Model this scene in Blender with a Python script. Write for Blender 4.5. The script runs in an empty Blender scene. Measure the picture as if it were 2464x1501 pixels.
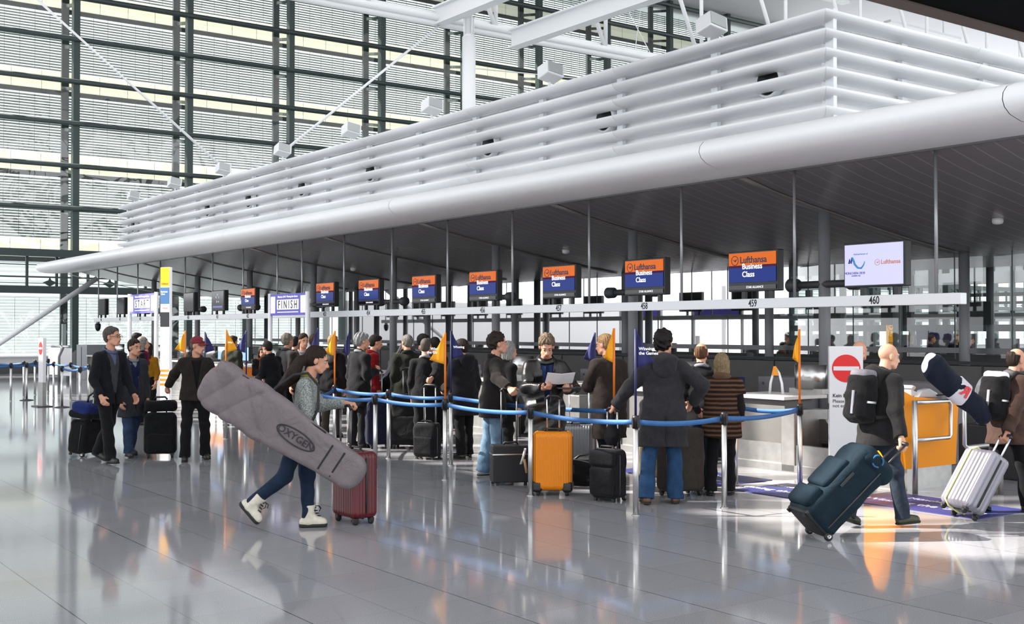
import bpy, math, random
import numpy as np
from mathutils import Vector, Matrix
random.seed(7)
SC = bpy.context.scene
COL = SC.collection
R = math.radians
PI = math.pi

# ------------------------------------------------------------------ camera
CAM_H = 1.75
YAW = R(35.94)          # heading of the lens, from +Y towards +X
PITCH = R(0.919)
FPX = 2775.0            # focal length in pixels of the 2464-wide frame
cam_data = bpy.data.cameras.new('camera')
cam_data.sensor_width = 36.0
cam_data.lens = 36.0 * FPX / 2464.0
cam_data.clip_start, cam_data.clip_end = 0.1, 500
cam = bpy.data.objects.new('camera', cam_data)
COL.objects.link(cam)
cam.location = (0, 0, CAM_H)
cam.rotation_euler = (PI / 2 + PITCH, 0, -YAW)
SC.camera = cam

# ------------------------------------------------------------------ exposure, world, sun
SC.view_settings.view_transform = 'Standard'
SC.view_settings.look = 'None'
SC.view_settings.exposure = 0.30
SC.view_settings.gamma = 1.0
SC.view_settings.use_curve_mapping = False
cy = SC.cycles
cy.max_bounces = 8
cy.diffuse_bounces = 4
cy.glossy_bounces = 4
cy.transmission_bounces = 4
cy.transparent_max_bounces = 24
cy.sample_clamp_indirect = 4.0
cy.caustics_reflective = False
cy.caustics_refractive = False

world = bpy.data.worlds.new('world')
SC.world = world
world.use_nodes = True
wn = world.node_tree.nodes
wn['Background'].inputs['Color'].default_value = (0.945, 0.97, 1.0, 1)
wn['Background'].inputs['Strength'].default_value = 2.05

SUN_TO = Vector((-0.64, 0.50, 0.64)).normalized()   # towards the sun
sun_data = bpy.data.lights.new('sun', 'SUN')
sun_data.energy = 13.0
sun_data.angle = R(0.53)
sun_data.color = (1.0, 0.93, 0.84)
sun = bpy.data.objects.new('sun', sun_data)
COL.objects.link(sun)
sun.rotation_euler = SUN_TO.to_track_quat('Z', 'Y').to_euler()

# ------------------------------------------------------------------ where a floor point of the photograph lies
FW = Vector((math.sin(YAW) * math.cos(PITCH), math.cos(YAW) * math.cos(PITCH), math.sin(PITCH)))
RT = Vector((math.cos(YAW), -math.sin(YAW), 0))
UP = RT.cross(FW)
def ray(px, py):
    return FW + RT * ((px - 1232.0) / FPX) + UP * ((750.5 - py) / FPX)
def G(px, py, z=0.0):
    d = ray(px, py)
    t = (z - CAM_H) / d.z
    return Vector((d.x * t, d.y * t, z))
def onX(px, py, X):
    d = ray(px, py); t = X / d.x
    return Vector((X, d.y * t, CAM_H + d.z * t))
def onY(px, py, Y):
    d = ray(px, py); t = Y / d.y
    return Vector((d.x * t, Y, CAM_H + d.z * t))
def at_depth(px, py, dep):
    d = ray(px, py)
    return Vector((0, 0, CAM_H)) + d * dep
def heading(face):
    """rotation about z of a thing facing FACE degrees: 0 away from the camera, 90 to the picture's right, 180 to the camera"""
    return -YAW - R(face)

# ------------------------------------------------------------------ materials
def lin(c):
    if isinstance(c, str):
        c = c.lstrip('#'); c = tuple(int(c[i:i + 2], 16) / 255 for i in (0, 2, 4))
    return tuple((x / 12.92 if x <= 0.04045 else ((x + 0.055) / 1.055) ** 2.4) for x in c) + (1,)
MATS = {}
def mat(name, col, rough=0.6, metal=0.0, vary=0.0, scale=20.0, bump=0.0, bscale=200.0, spec=0.5, emit=0.0, sheen=0.0, coat=0.0):
    if name in MATS: return MATS[name]
    m = bpy.data.materials.new(name); m.use_nodes = True
    nt = m.node_tree; b = nt.nodes['Principled BSDF']
    c = lin(col)
    b.inputs['Base Color'].default_value = c
    b.inputs['Roughness'].default_value = rough
    b.inputs['Metallic'].default_value = metal
    b.inputs['Specular IOR Level'].default_value = spec
    if sheen: b.inputs['Sheen Weight'].default_value = sheen
    if coat: b.inputs['Coat Weight'].default_value = coat
    if emit:
        b.inputs['Emission Color'].default_value = c
        b.inputs['Emission Strength'].default_value = emit
    if vary or bump:
        tc = nt.nodes.new('ShaderNodeTexCoord')
    if vary:
        n = nt.nodes.new('ShaderNodeTexNoise'); n.inputs['Scale'].default_value = scale; n.inputs['Detail'].default_value = 3
        r = nt.nodes.new('ShaderNodeValToRGB')
        r.color_ramp.elements[0].position = 0.3; r.color_ramp.elements[1].position = 0.7
        r.color_ramp.elements[0].color = tuple(x * (1 - vary) for x in c[:3]) + (1,)
        r.color_ramp.elements[1].color = tuple(min(1, x * (1 + vary)) for x in c[:3]) + (1,)
        nt.links.new(tc.outputs['Object'], n.inputs['Vector'])
        nt.links.new(n.outputs['Fac'], r.inputs['Fac'])
        nt.links.new(r.outputs['Color'], b.inputs['Base Color'])
    if bump:
        n2 = nt.nodes.new('ShaderNodeTexNoise'); n2.inputs['Scale'].default_value = bscale; n2.inputs['Detail'].default_value = 2
        bp = nt.nodes.new('ShaderNodeBump'); bp.inputs['Strength'].default_value = bump; bp.inputs['Distance'].default_value = 0.01
        nt.links.new(tc.outputs['Object'], n2.inputs['Vector'])
        nt.links.new(n2.outputs['Fac'], bp.inputs['Height'])
        nt.links.new(bp.outputs['Normal'], b.inputs['Normal'])
    MATS[name] = m
    return m
def cloth(col, name=None):
    c = tuple(int(col.lstrip('#')[i:i + 2], 16) / 255 for i in (0, 2, 4)); c = tuple(x * 0.56 for x in c)
    return crease(mat(name or 'cloth ' + str(col), c, 0.92, 0, 0.14, 22, 0.25, 240, spec=0.18, sheen=0.05))
def crease(m, strength=0.36):
    nt = m.node_tree
    if 'crease' in nt.nodes: return m
    b = nt.nodes['Principled BSDF']; tc = [n for n in nt.nodes if n.type == 'TEX_COORD'][0]
    n = nt.nodes.new('ShaderNodeTexNoise'); n.name = 'crease'; n.inputs['Scale'].default_value = 5.5; n.inputs['Detail'].default_value = 2.5; n.inputs['Distortion'].default_value = 2.2
    mp = nt.nodes.new('ShaderNodeMapping'); mp.inputs['Scale'].default_value = (1.0, 1.0, 0.75); mp.inputs['Rotation'].default_value = (0.4, 0.3, 0)
    nt.links.new(tc.outputs['Object'], mp.inputs['Vector']); nt.links.new(mp.outputs['Vector'], n.inputs['Vector'])
    bp = nt.nodes.new('ShaderNodeBump'); bp.inputs['Strength'].default_value = strength; bp.inputs['Distance'].default_value = 0.035
    nt.links.new(n.outputs['Fac'], bp.inputs['Height'])
    prev = b.inputs['Normal'].links
    if prev: nt.links.new(prev[0].from_socket, bp.inputs['Normal'])
    nt.links.new(bp.outputs['Normal'], b.inputs['Normal'])
    return m
def plain_mix(name, build):
    if name in MATS: return MATS[name]
    m = bpy.data.materials.new(name); m.use_nodes = True
    nt = m.node_tree; nt.nodes.clear()
    out = nt.nodes.new('ShaderNodeOutputMaterial')
    nt.links.new(build(nt), out.inputs['Surface'])
    MATS[name] = m
    return m

def glass(name, tint=(0.93, 0.97, 0.96), wavy=0.0, refl=1.0, wscale=0.5, film=0.0):
    def b(nt):
        tr = nt.nodes.new('ShaderNodeBsdfTransparent'); tr.inputs['Color'].default_value = tint + (1,)
        gl = nt.nodes.new('ShaderNodeBsdfGlossy'); gl.inputs['Roughness'].default_value = 0.02
        fr = nt.nodes.new('ShaderNodeFresnel'); fr.inputs['IOR'].default_value = 1.52
        mu = nt.nodes.new('ShaderNodeMath'); mu.operation = 'MULTIPLY_ADD'; mu.inputs[1].default_value = refl; mu.inputs[2].default_value = film; mu.use_clamp = True
        nt.links.new(fr.outputs['Fac'], mu.inputs[0])
        mx = nt.nodes.new('ShaderNodeMixShader')
        nt.links.new(mu.outputs[0], mx.inputs['Fac']); nt.links.new(tr.outputs[0], mx.inputs[1]); nt.links.new(gl.outputs[0], mx.inputs[2])
        if wavy:
            tc = nt.nodes.new('ShaderNodeTexCoord'); n = nt.nodes.new('ShaderNodeTexNoise')
            n.inputs['Scale'].default_value = wscale; n.inputs['Detail'].default_value = 1.5; n.inputs['Distortion'].default_value = 1.2
            oi = nt.nodes.new('ShaderNodeNewGeometry')
            nt.links.new(oi.outputs['Position'], n.inputs['Vector'])
            bp = nt.nodes.new('ShaderNodeBump'); bp.inputs['Strength'].default_value = 1.0; bp.inputs['Distance'].default_value = wavy
            nt.links.new(n.outputs['Fac'], bp.inputs['Height']); nt.links.new(bp.outputs['Normal'], gl.inputs['Normal'])
        return mx.outputs[0]
    return plain_mix(name, b)
def translucent(name, col, through, rough=0.5):
    def b(nt):
        c = lin(col)
        d = nt.nodes.new('ShaderNodeBsdfDiffuse'); d.inputs['Color'].default_value = c
        t = nt.nodes.new('ShaderNodeBsdfTranslucent'); t.inputs['Color'].default_value = c
        mx = nt.nodes.new('ShaderNodeMixShader'); mx.inputs['Fac'].default_value = through
        nt.links.new(d.outputs[0], mx.inputs[1]); nt.links.new(t.outputs[0], mx.inputs[2])
        return mx.outputs[0]
    return plain_mix(name, b)

# ------------------------------------------------------------------ objects
def raw_obj(name, me, m, parent=None):
    o = bpy.data.objects.new(name, me)
    COL.objects.link(o)
    if m is not None and not me.materials: me.materials.append(m)
    if parent is not None: o.parent = parent
    return o
def tag(o, label=None, cat=None, group=None, kind=None):
    if label: o['label'] = label
    if cat: o['category'] = cat
    if group: o['group'] = group
    if kind: o['kind'] = kind
    return o
def thing(name, label, cat, loc=(0, 0, 0), rz=0.0, group=None, kind=None):
    o = bpy.data.objects.new(name, None); COL.objects.link(o)
    o.empty_display_size = 0.1
    o.location = loc; o.rotation_euler = (0, 0, rz)
    return tag(o, label, cat, group, kind)
def dup(root, loc=None, rz=None, label=None):
    def cp(o, parent):
        c = o.copy(); COL.objects.link(c); c.parent = parent
        for ch in list(o.children): cp(ch, c)
        return c
    r = cp(root, None)
    if loc is not None: r.location = loc
    if rz is not None: r.rotation_euler = (0, 0, rz)
    if label: r['label'] = label
    return r
def mesh_arrays(name, verts, quads, smooth=True):
    me = bpy.data.meshes.new(name)
    nv, nf = len(verts), len(quads)
    me.vertices.add(nv); me.vertices.foreach_set('co', np.asarray(verts, np.float32).ravel())
    me.loops.add(nf * 4); me.loops.foreach_set('vertex_index', np.asarray(quads, np.int32).ravel())
    me.polygons.add(nf)
    me.polygons.foreach_set('loop_start', np.arange(0, nf * 4, 4, dtype=np.int32))
    me.polygons.foreach_set('loop_total', np.full(nf, 4, np.int32))
    me.polygons.foreach_set('use_smooth', np.full(nf, smooth, bool))
    me.update(calc_edges=True)
    return me

class MB:
    """collects simple solids and links them as one mesh"""
    def __init__(s): s.v = []; s.f = []; s.sm = []
    def add(s, vs, fs, smooth=False):
        k = len(s.v); s.v += [tuple(v) for v in vs]
        s.f += [tuple(i + k for i in f) for f in fs]; s.sm += [smooth] * len(fs)
        return s
    def box(s, c, d, M=None):
        x, y, z = d[0] / 2, d[1] / 2, d[2] / 2
        vs = [Vector((a, b, e)) for a in (-x, x) for b in (-y, y) for e in (-z, z)]
        if M is not None: vs = [M @ v for v in vs]
        c = Vector(c)
        return s.add([v + c for v in vs], [(0, 1, 3, 2), (4, 6, 7, 5), (0, 4, 5, 1), (2, 3, 7, 6), (0, 2, 6, 4), (1, 5, 7, 3)])
    def box2(s, a, b):
        a, b = Vector(a), Vector(b)
        return s.box((a + b) / 2, [abs(q) for q in (b - a)])
    def bar(s, a, b, w, h, up=(0, 0, 1)):
        a, b = Vector(a), Vector(b); d = b - a; L = d.length; d.normalize()
        u = Vector(up)
        if abs(u.dot(d)) > 0.98: u = Vector((1, 0, 0))
        x = d.cross(u).normalized(); z = x.cross(d).normalized()
        M = Matrix((x, d, z)).transposed()
        return s.box((a + b) / 2, (w, L, h), M)
    def tube(s, pts, r, n=10, caps=True, closed=False):
        pts = [Vector(p) for p in pts]; m = len(pts)
        rs = r if isinstance(r, (list, tuple)) else [r] * m
        vs = []; pn = None
        for i, p in enumerate(pts):
            if closed: t = pts[(i + 1) % m] - pts[i - 1]
            else: t = pts[min(i + 1, m - 1)] - pts[max(i - 1, 0)]
            t.normalize()
            if pn is None:
                pn = t.orthogonal().normalized()
            else:
                pn = (pn - t * pn.dot(t))
                pn = pn.normalized() if pn.length > 1e-6 else t.orthogonal().normalized()
            bn = t.cross(pn)
            for k in range(n):
                a = 2 * PI * k / n
                vs.append(p + (pn * math.cos(a) + bn * math.sin(a)) * rs[i])
        fs = []
        for i in range(m if closed else m - 1):
            j = (i + 1) % m
            for k in range(n):
                fs.append((i * n + k, i * n + (k + 1) % n, j * n + (k + 1) % n, j * n + k))
        s.add(vs, fs, True)
        if caps and not closed:
            k0 = len(s.v) - len(vs)
            s.f.append(tuple(k0 + k for k in reversed(range(n)))); s.sm.append(False)
            s.f.append(tuple(k0 + (m - 1) * n + k for k in range(n))); s.sm.append(False)
        return s
    def cyl(s, a, b, r, n=16): return s.tube([a, b], r, n)
    def lathe(s, prof, c=(0, 0, 0), n=20, axis='z'):
        vs = []; fs = []; c = Vector(c)
        for (r, z) in prof:
            for k in range(n):
                a = 2 * PI * k / n
                q = (r * math.cos(a), r * math.sin(a), z)
                if axis == 'x': q = (q[2], q[0], q[1])
                if axis == 'y': q = (q[0], q[2], q[1])
                vs.append(c + Vector(q))
        for i in range(len(prof) - 1):
            for k in range(n):
                fs.append((i * n + k, i * n + (k + 1) % n, (i + 1) * n + (k + 1) % n, (i + 1) * n + k))
        fs.append(tuple(reversed(range(n)))); fs.append(tuple((len(prof) - 1) * n + k for k in range(n)))
        return s.add(vs, fs, True)
    def prism(s, poly, M, t, t0=0.0, smooth=False):
        """2-D polygon in the x,y of matrix M, from z=t0 to z=t"""
        n = len(poly)
        vs = [M @ Vector((x, y, t0)) for x, y in poly] + [M @ Vector((x, y, t)) for x, y in poly]
        fs = [tuple(reversed(range(n))), tuple(range(n, 2 * n))]
        s.add(vs, fs)
        k = len(s.v) - 2 * n
        for i in range(n):
            j = (i + 1) % n
            s.f.append((k + i, k + j, k + n + j, k + n + i)); s.sm.append(smooth)
        return s
    def grid(s, P, smooth=True, closed_u=False):
        """P[i][j] points"""
        m, n = len(P), len(P[0]); fs = []
        for i in range(m - 1 + (1 if closed_u else 0)):
            for j in range(n - 1):
                a = (i % m) * n + j; b = ((i + 1) % m) * n + j
                fs.append((a, b, b + 1, a + 1))
        return s.add([q for row in P for q in row], fs, smooth)
    def build(s, name, m, parent=None, bevel=0.0, thick=0.0, loc=None):
        me = bpy.data.meshes.new(name)
        me.from_pydata(s.v, [], s.f); me.polygons.foreach_set('use_smooth', s.sm); me.update()
        o = raw_obj(name, me, m, parent)
        if loc is not None: o.location = loc
        if thick:
            q = o.modifiers.new('solid', 'SOLIDIFY'); q.thickness = thick; q.offset = 0
        if bevel:
            q = o.modifiers.new('bevel', 'BEVEL'); q.width = bevel; q.segments = 2; q.limit_method = 'ANGLE'
        return o
def xform(loc=(0, 0, 0), x=(1, 0, 0), y=(0, 1, 0)):
    x = Vector(x).normalized(); y = Vector(y).normalized(); z = x.cross(y)
    M = Matrix((x, y, z)).transposed().to_4x4(); M.translation = Vector(loc)
    return M
def text(name, s, size, M, m, parent=None, align='CENTER', bold=0.0, sx=1.0, depth=0.002, rel=None):
    c = bpy.data.curves.new(name, 'FONT'); c.body = s; c.size = size
    c.align_x = align; c.align_y = 'CENTER'; c.offset = bold * size; c.extrude = depth; c.resolution_u = 3
    t_ = bpy.data.objects.new(name, c)
    me = bpy.data.meshes.new_from_object(t_); bpy.data.objects.remove(t_); bpy.data.curves.remove(c)
    me.name = name; me.materials.clear(); me.materials.append(m)
    o = bpy.data.objects.new(name, me); COL.objects.link(o)
    o.parent = parent
    o.matrix_local = M @ Matrix.Diagonal((sx, 1, 1, 1))
    return o

# ------------------------------------------------------------------ implicit surfaces for bodies, clothes and soft bags
def A3(v): return np.array([float(q) for q in v])
def cap(a, b, r1, r2=None, flat=False, flat0=False):
    a, b = A3(a), A3(b); r2 = r1 if r2 is None else r2
    ba = b - a; L2 = max(float(ba @ ba), 1e-12); L = math.sqrt(L2)
    def f(P):
        q = P - a; h = np.clip(q @ ba / L2, 0, 1)
        d = np.sqrt(((q - h[:, None] * ba) ** 2).sum(1)) - (r1 + (r2 - r1) * h)
        if flat: d = np.maximum(d, (P - b) @ (ba / L))
        if flat0: d = np.maximum(d, -(q @ (ba / L)))
        return d
    r = max(r1, r2)
    return (f, np.minimum(a, b) - r, np.maximum(a, b) + r)
def ell(c, r, M=None):
    c, r = A3(c), A3(r)
    Mt = None if M is None else np.array([[M[i][j] for j in range(3)] for i in range(3)])
    def f(P):
        q = P - c
        if Mt is not None: q = q @ Mt
        k0 = np.sqrt(((q / r) ** 2).sum(1)); k1 = np.sqrt(((q / (r * r)) ** 2).sum(1)) + 1e-9
        return np.where(k0 < 0.05, -r.min(), k0 * (k0 - 1) / k1)
    m = r.max() if M is not None else r
    return (f, c - m, c + m)
def rbox(c, half, rad, M=None):
    c, half = A3(c), A3(half)
    Mt = None if M is None else np.array([[M[i][j] for j in range(3)] for i in range(3)])
    def f(P):
        q = P - c
        if Mt is not None: q = q @ Mt
        q = np.abs(q) - (half - rad)
        return np.sqrt((np.maximum(q, 0) ** 2).sum(1)) + np.minimum(q.max(1), 0) - rad
    m = half if M is None else np.full(3, float(np.sqrt((half ** 2).sum())))
    return (f, c - m, c + m)
def framed(prim, o, M, s):
    """PRIM (built in a frame whose axes are scaled by S) placed at o with axes = columns of M"""
    f0, lo, hi = prim; o = A3(o); Mt = np.array([[M[i][j] for j in range(3)] for i in range(3)]); s = A3(s); k = s.min()
    def f(P): return f0(((P - o) @ Mt) / s) * k
    cs = np.array([[x, y, z] for x in (lo[0], hi[0]) for y in (lo[1], hi[1]) for z in (lo[2], hi[2])]) * s
    w = cs @ Mt.T + o
    return (f, w.min(0), w.max(0))
def torus(c, rx, ry, r, M=None):
    c = A3(c)
    Mt = None if M is None else np.array([[M[i][j] for j in range(3)] for i in range(3)])
    def f(P):
        q = P - c
        if Mt is not None: q = q @ Mt
        k = np.sqrt((q[:, 0] / rx) ** 2 + (q[:, 1] / ry) ** 2) + 1e-9
        e = (k - 1) * min(rx, ry)
        return np.sqrt(e * e + q[:, 2] ** 2) - r
    m = max(rx, ry) + r
    return (f, c - m, c + m)
def smin(a, b, k):
    h = np.maximum(k - np.abs(a - b), 0) / k
    return np.minimum(a, b) - h * h * k * 0.25
def folds(amp, f=38.0, ph=0.0):
    def d(P):
        x, y, z = P[:, 0], P[:, 1], P[:, 2]
        return amp * (0.6 * np.sin(f * z + 3.2 * np.sin(7 * x + 4 * y + ph) + 2.0 * np.sin(9 * y - 5 * z + ph)) + 0.5 * np.sin(0.6 * f * (x - y) + 9 * z + 2.4 * np.sin(11 * z + ph * 2)))
    return d
_ED = [(0, 1), (2, 3), (4, 5), (6, 7), (0, 2), (1, 3), (4, 6), (5, 7), (0, 4), (1, 5), (2, 6), (3, 7)]
_CO = np.array([[i, j, k] for i in (0, 1) for j in (0, 1) for k in (0, 1)], float)
def mesh_sdf(name, adds, cell, k=0.03, cuts=(), disp=None, N=12, pad=0.02):
    lo = np.min([a[1] for a in adds], 0) - pad - cell; hi = np.max([a[2] for a in adds], 0) + pad + cell
    nb = np.ceil((hi - lo) / (cell * N)).astype(int) + 1
    gi = np.stack(np.meshgrid(*[np.arange(n) for n in nb], indexing='ij'), -1).reshape(-1, 3)
    ctr = lo + (gi + 0.5) * N * cell
    R_ = N * cell * 0.87 + 0.012
    D = np.stack([a[0](ctr) for a in adds], 1)
    d = D.min(1)
    for c in cuts: d = np.maximum(d, c(ctr))
    act = np.nonzero((np.abs(d) < R_ + k + 0.02) | ((d < 0) & (np.abs(d) < R_ * 1.3)))[0]
    n = N + 1
    g1 = np.stack(np.meshgrid(*[np.arange(n)] * 3, indexing='ij'), -1).reshape(-1, 3) * cell
    Vs = []; keep = []
    for b in act:
        P = lo + gi[b] * N * cell + g1
        near = np.nonzero(D[b] < R_ + k * 1.5)[0]
        if not len(near): continue
        v = adds[near[0]][0](P)
        for i in near[1:]:
            v = smin(v, adds[i][0](P), k)
        if disp is not None: v = v + disp(P)
        for c in cuts: v = np.maximum(v, c(P))
        if v.min() < 0 < v.max():
            Vs.append(v.reshape(n, n, n)); keep.append(gi[b] * N)
    V = np.stack(Vs); O = np.array(keep)
    S = V < 0
    cor = [S[:, i:i + N, j:j + N, q:q + N] for i in (0, 1) for j in (0, 1) for q in (0, 1)]
    cnt = sum(c.astype(np.int8) for c in cor)
    bi, i, j, q = np.nonzero((cnt > 0) & (cnt < 8))
    cv = np.stack([V[bi, i + a, j + b, q + c] for a in (0, 1) for b in (0, 1) for c in (0, 1)], 1)
    pos = np.zeros((len(bi), 3)); ne = np.zeros(len(bi))
    for p0, p1 in _ED:
        va, vb = cv[:, p0], cv[:, p1]
        m = (va < 0) != (vb < 0)
        t = np.where(m, va / np.where(m, va - vb, 1), 0)
        pos += m[:, None] * (_CO[p0] + t[:, None] * (_CO[p1] - _CO[p0])); ne += m
    pos /= ne[:, None]
    gidx = O[bi] + np.stack([i, j, q], 1)
    DY = int(nb[1]) * N + 2; DZ = int(nb[2]) * N + 2
    def ids(g): return ((g[:, 0] + 1) * DY + g[:, 1] + 1) * DZ + g[:, 2] + 1
    vid = ids(gidx)
    order = np.argsort(vid); vs_ = vid[order]
    verts = (lo + (gidx + pos) * cell)[order]
    quads = []
    for ax in range(3):
        sl = [slice(0, N)] * 3; sl2 = list(sl); sl2[ax] = slice(1, N + 1)
        a = S[(slice(None), *sl)]; b = S[(slice(None), *sl2)]
        e = np.nonzero(a != b)
        g = O[e[0]] + np.stack(e[1:], 1)
        u, w = [(1, 2), (2, 0), (0, 1)][ax]
        du = np.zeros(3, int); du[u] = 1; dw = np.zeros(3, int); dw[w] = 1
        qs = np.stack([ids(g), ids(g - du), ids(g - du - dw), ids(g - dw)], 1)
        flip = ~a[e]
        qs[flip] = qs[flip][:, ::-1]
        quads.append(qs)
    Q = np.concatenate(quads)
    ix = np.searchsorted(vs_, Q); ix = np.clip(ix, 0, len(vs_) - 1)
    ok = (vs_[ix] == Q).all(1)
    return mesh_arrays(name, verts, ix[ok])
def sdf_obj(name, m, parent, adds, cell, k=0.03, cuts=(), disp=None, **kw):
    return raw_obj(name, mesh_sdf(name, adds, cell, k, cuts, disp, **kw), m, parent)
# ================================================================== THE HALL
M_STEEL = mat('dark facade steel', '3a4545', 0.45, 0.3)
M_WHITE = mat('white lacquered metal', 'eef0f2', 0.38, 0.0, spec=0.5)
M_WHITEB = mat('white painted panel', 'f3f4f6', 0.6)
M_CREAM = translucent('cream spandrel', 'f6f4ea', 0.62)
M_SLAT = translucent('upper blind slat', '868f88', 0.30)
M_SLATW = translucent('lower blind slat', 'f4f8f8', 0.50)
M_CORD = mat('blind cord', '6d7876', 0.8)
M_CHROME = mat('brushed stainless steel', 'c9c9c8', 0.28, 1.0, bump=0.05, bscale=90)
M_STEELPANEL = mat('brushed counter steel', 'a9a8a6', 0.36, 0.85, 0.10, 9, 0.05, 120)
M_BLACK = mat('black plastic', '101113', 0.45)
M_GREY = mat('grey cabinet laminate', '5e5d5c', 0.6, vary=0.06, scale=5)
M_COLUMN = mat('dark grey column paint', '85868a', 0.42, 0.1)
M_GLASSF = glass('facade glass', (0.60, 0.65, 0.63), wavy=0.05, refl=1.3, wscale=0.42, film=0.07)
M_GLASSP = glass('partition glass', (0.88, 0.94, 0.93), refl=1.2)

def floor_mat():
    m = bpy.data.materials.new('polished granite tiles'); m.use_nodes = True
    nt = m.node_tree; b = nt.nodes['Principled BSDF']; L = nt.links
    tc = nt.nodes.new('ShaderNodeTexCoord')
    sep = nt.nodes.new('ShaderNodeSeparateXYZ'); L.new(tc.outputs['Object'], sep.inputs[0])
    def math_(op, a, c=None, d=None):
        n = nt.nodes.new('ShaderNodeMath'); n.operation = op
        for i, q in enumerate((a, c, d)):
            if q is None: continue
            if isinstance(q, (int, float)): n.inputs[i].default_value = q
            else: L.new(q, n.inputs[i])
        return n.outputs[0]
    def joint(ax, off, pitch, w):
        s = math_('DIVIDE', math_('SUBTRACT', sep.outputs[ax], off), pitch)
        f = math_('FRACT', s)
        e = math_('MINIMUM', f, math_('SUBTRACT', 1.0, f))
        return math_('LESS_THAN', e, w / pitch), math_('FLOOR', s)
    jx, ix = joint(0, 2.0, 0.547, 0.0022)
    jy, iy = joint(1, 7.445, 0.575, 0.0018)
    jd, _ = joint(0, 2.0, 1.094, 0.0042)
    n = nt.nodes.new('ShaderNodeTexNoise'); n.inputs['Scale'].default_value = 260; n.inputs['Detail'].default_value = 2
    L.new(tc.outputs['Object'], n.inputs['Vector'])
    r = nt.nodes.new('ShaderNodeValToRGB')
    r.color_ramp.elements[0].position = 0.34; r.color_ramp.elements[1].position = 0.66
    r.color_ramp.elements[0].color = lin('737378'); r.color_ramp.elements[1].color = lin('b3b4b9')
    L.new(n.outputs['Fac'], r.inputs['Fac'])
    # each tile is a little lighter or darker
    wn_ = nt.nodes.new('ShaderNodeTexWhiteNoise'); wn_.noise_dimensions = '2D'
    cb = nt.nodes.new('ShaderNodeCombineXYZ'); L.new(ix, cb.inputs[0]); L.new(iy, cb.inputs[1]); L.new(cb.outputs[0], wn_.inputs['Vector'])
    tv = math_('MULTIPLY_ADD', wn_.outputs['Value'], 0.10, 0.95)
    mv = nt.nodes.new('ShaderNodeMix'); mv.data_type = 'RGBA'; mv.blend_type = 'MULTIPLY'; mv.inputs['Factor'].default_value = 1
    cc = nt.nodes.new('ShaderNodeCombineColor')
    for i in range(3): L.new(tv, cc.inputs[i])
    L.new(r.outputs['Color'], mv.inputs['A']); L.new(cc.outputs[0], mv.inputs['B'])
    jj = math_('MAXIMUM', math_('MAXIMUM', math_('MULTIPLY', jx, 0.55), math_('MULTIPLY', jy, 0.4)), math_('MULTIPLY', jd, 0.85))
    mx = nt.nodes.new('ShaderNodeMix'); mx.data_type = 'RGBA'
    L.new(jj, mx.inputs['Factor']); L.new(mv.outputs['Result'], mx.inputs['A']); mx.inputs['B'].default_value = lin('3a3c40')
    L.new(mx.outputs['Result'], b.inputs['Base Color'])
    b.inputs['Roughness'].default_value = 0.075
    b.inputs['IOR'].default_value = 1.62
    return m
fl = MB(); fl.add([(-70, -25, 0), (110, -25, 0), (110, 54, 0), (-70, 54, 0)], [(0, 1, 2, 3)])
tag(fl.build('floor', floor_mat()), 'polished grey granite tile floor of the hall', kind='structure')

# ---- roof over the hall: unseen translucent panels block sun, slot shaped for the floor patch
M_ROOF = translucent('roof membrane', 'f2f3f4', 0.33)  # translucent so the unseen panels give soft light from above
ZR = 21.4
SUNK = ZR / SUN_TO.z                      # how far the beam travels from roof to floor
def roof_pt(x, y): return (x + SUN_TO.x * SUNK, y + SUN_TO.y * SUNK)
sx0, _ = roof_pt(7.75, 0); sx1, _ = roof_pt(12.3, 0)
_, sy0 = roof_pt(0, 2.2); _, sy1 = roof_pt(0, 33.0)
for i, (a, b) in enumerate((((sx1, 33), (110, 54)), ((sx1, -25), (110, 33)), ((-70, -25), (sx0, 54)), ((sx0, -25), (sx1, sy0)), ((sx0, sy1), (sx1, 54)))):
    m = MB(); m.box2((a[0], a[1], ZR), (b[0], b[1], ZR + 0.25))
    o = m.build('ceiling', M_ROOF if i else mat('white solid roof panel', 'dedfe2', 0.7)); tag(o, 'unseen white roof membrane above the hall, shaped to block sun' if i else 'solid white roof panels at the far end of the hall', kind='structure')
# unseen bars added across the slot to throw streaks on the floor
random.seed(11)
k = -3.0; dirv = Vector((0.86, -0.51, 0))
while k < 46:
    w = random.uniform(0.10, 0.55)
    c = Vector(((sx0 + sx1) / 2, sy0 + k, ZR + 0.1))
    m = MB(); m.bar(c - dirv * 4.5, c + dirv * 4.5, w, 0.12)
    tag(m.build('streak_bar', M_WHITE), kind='structure')
    k += w + random.uniform(0.25, 1.3)

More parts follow.
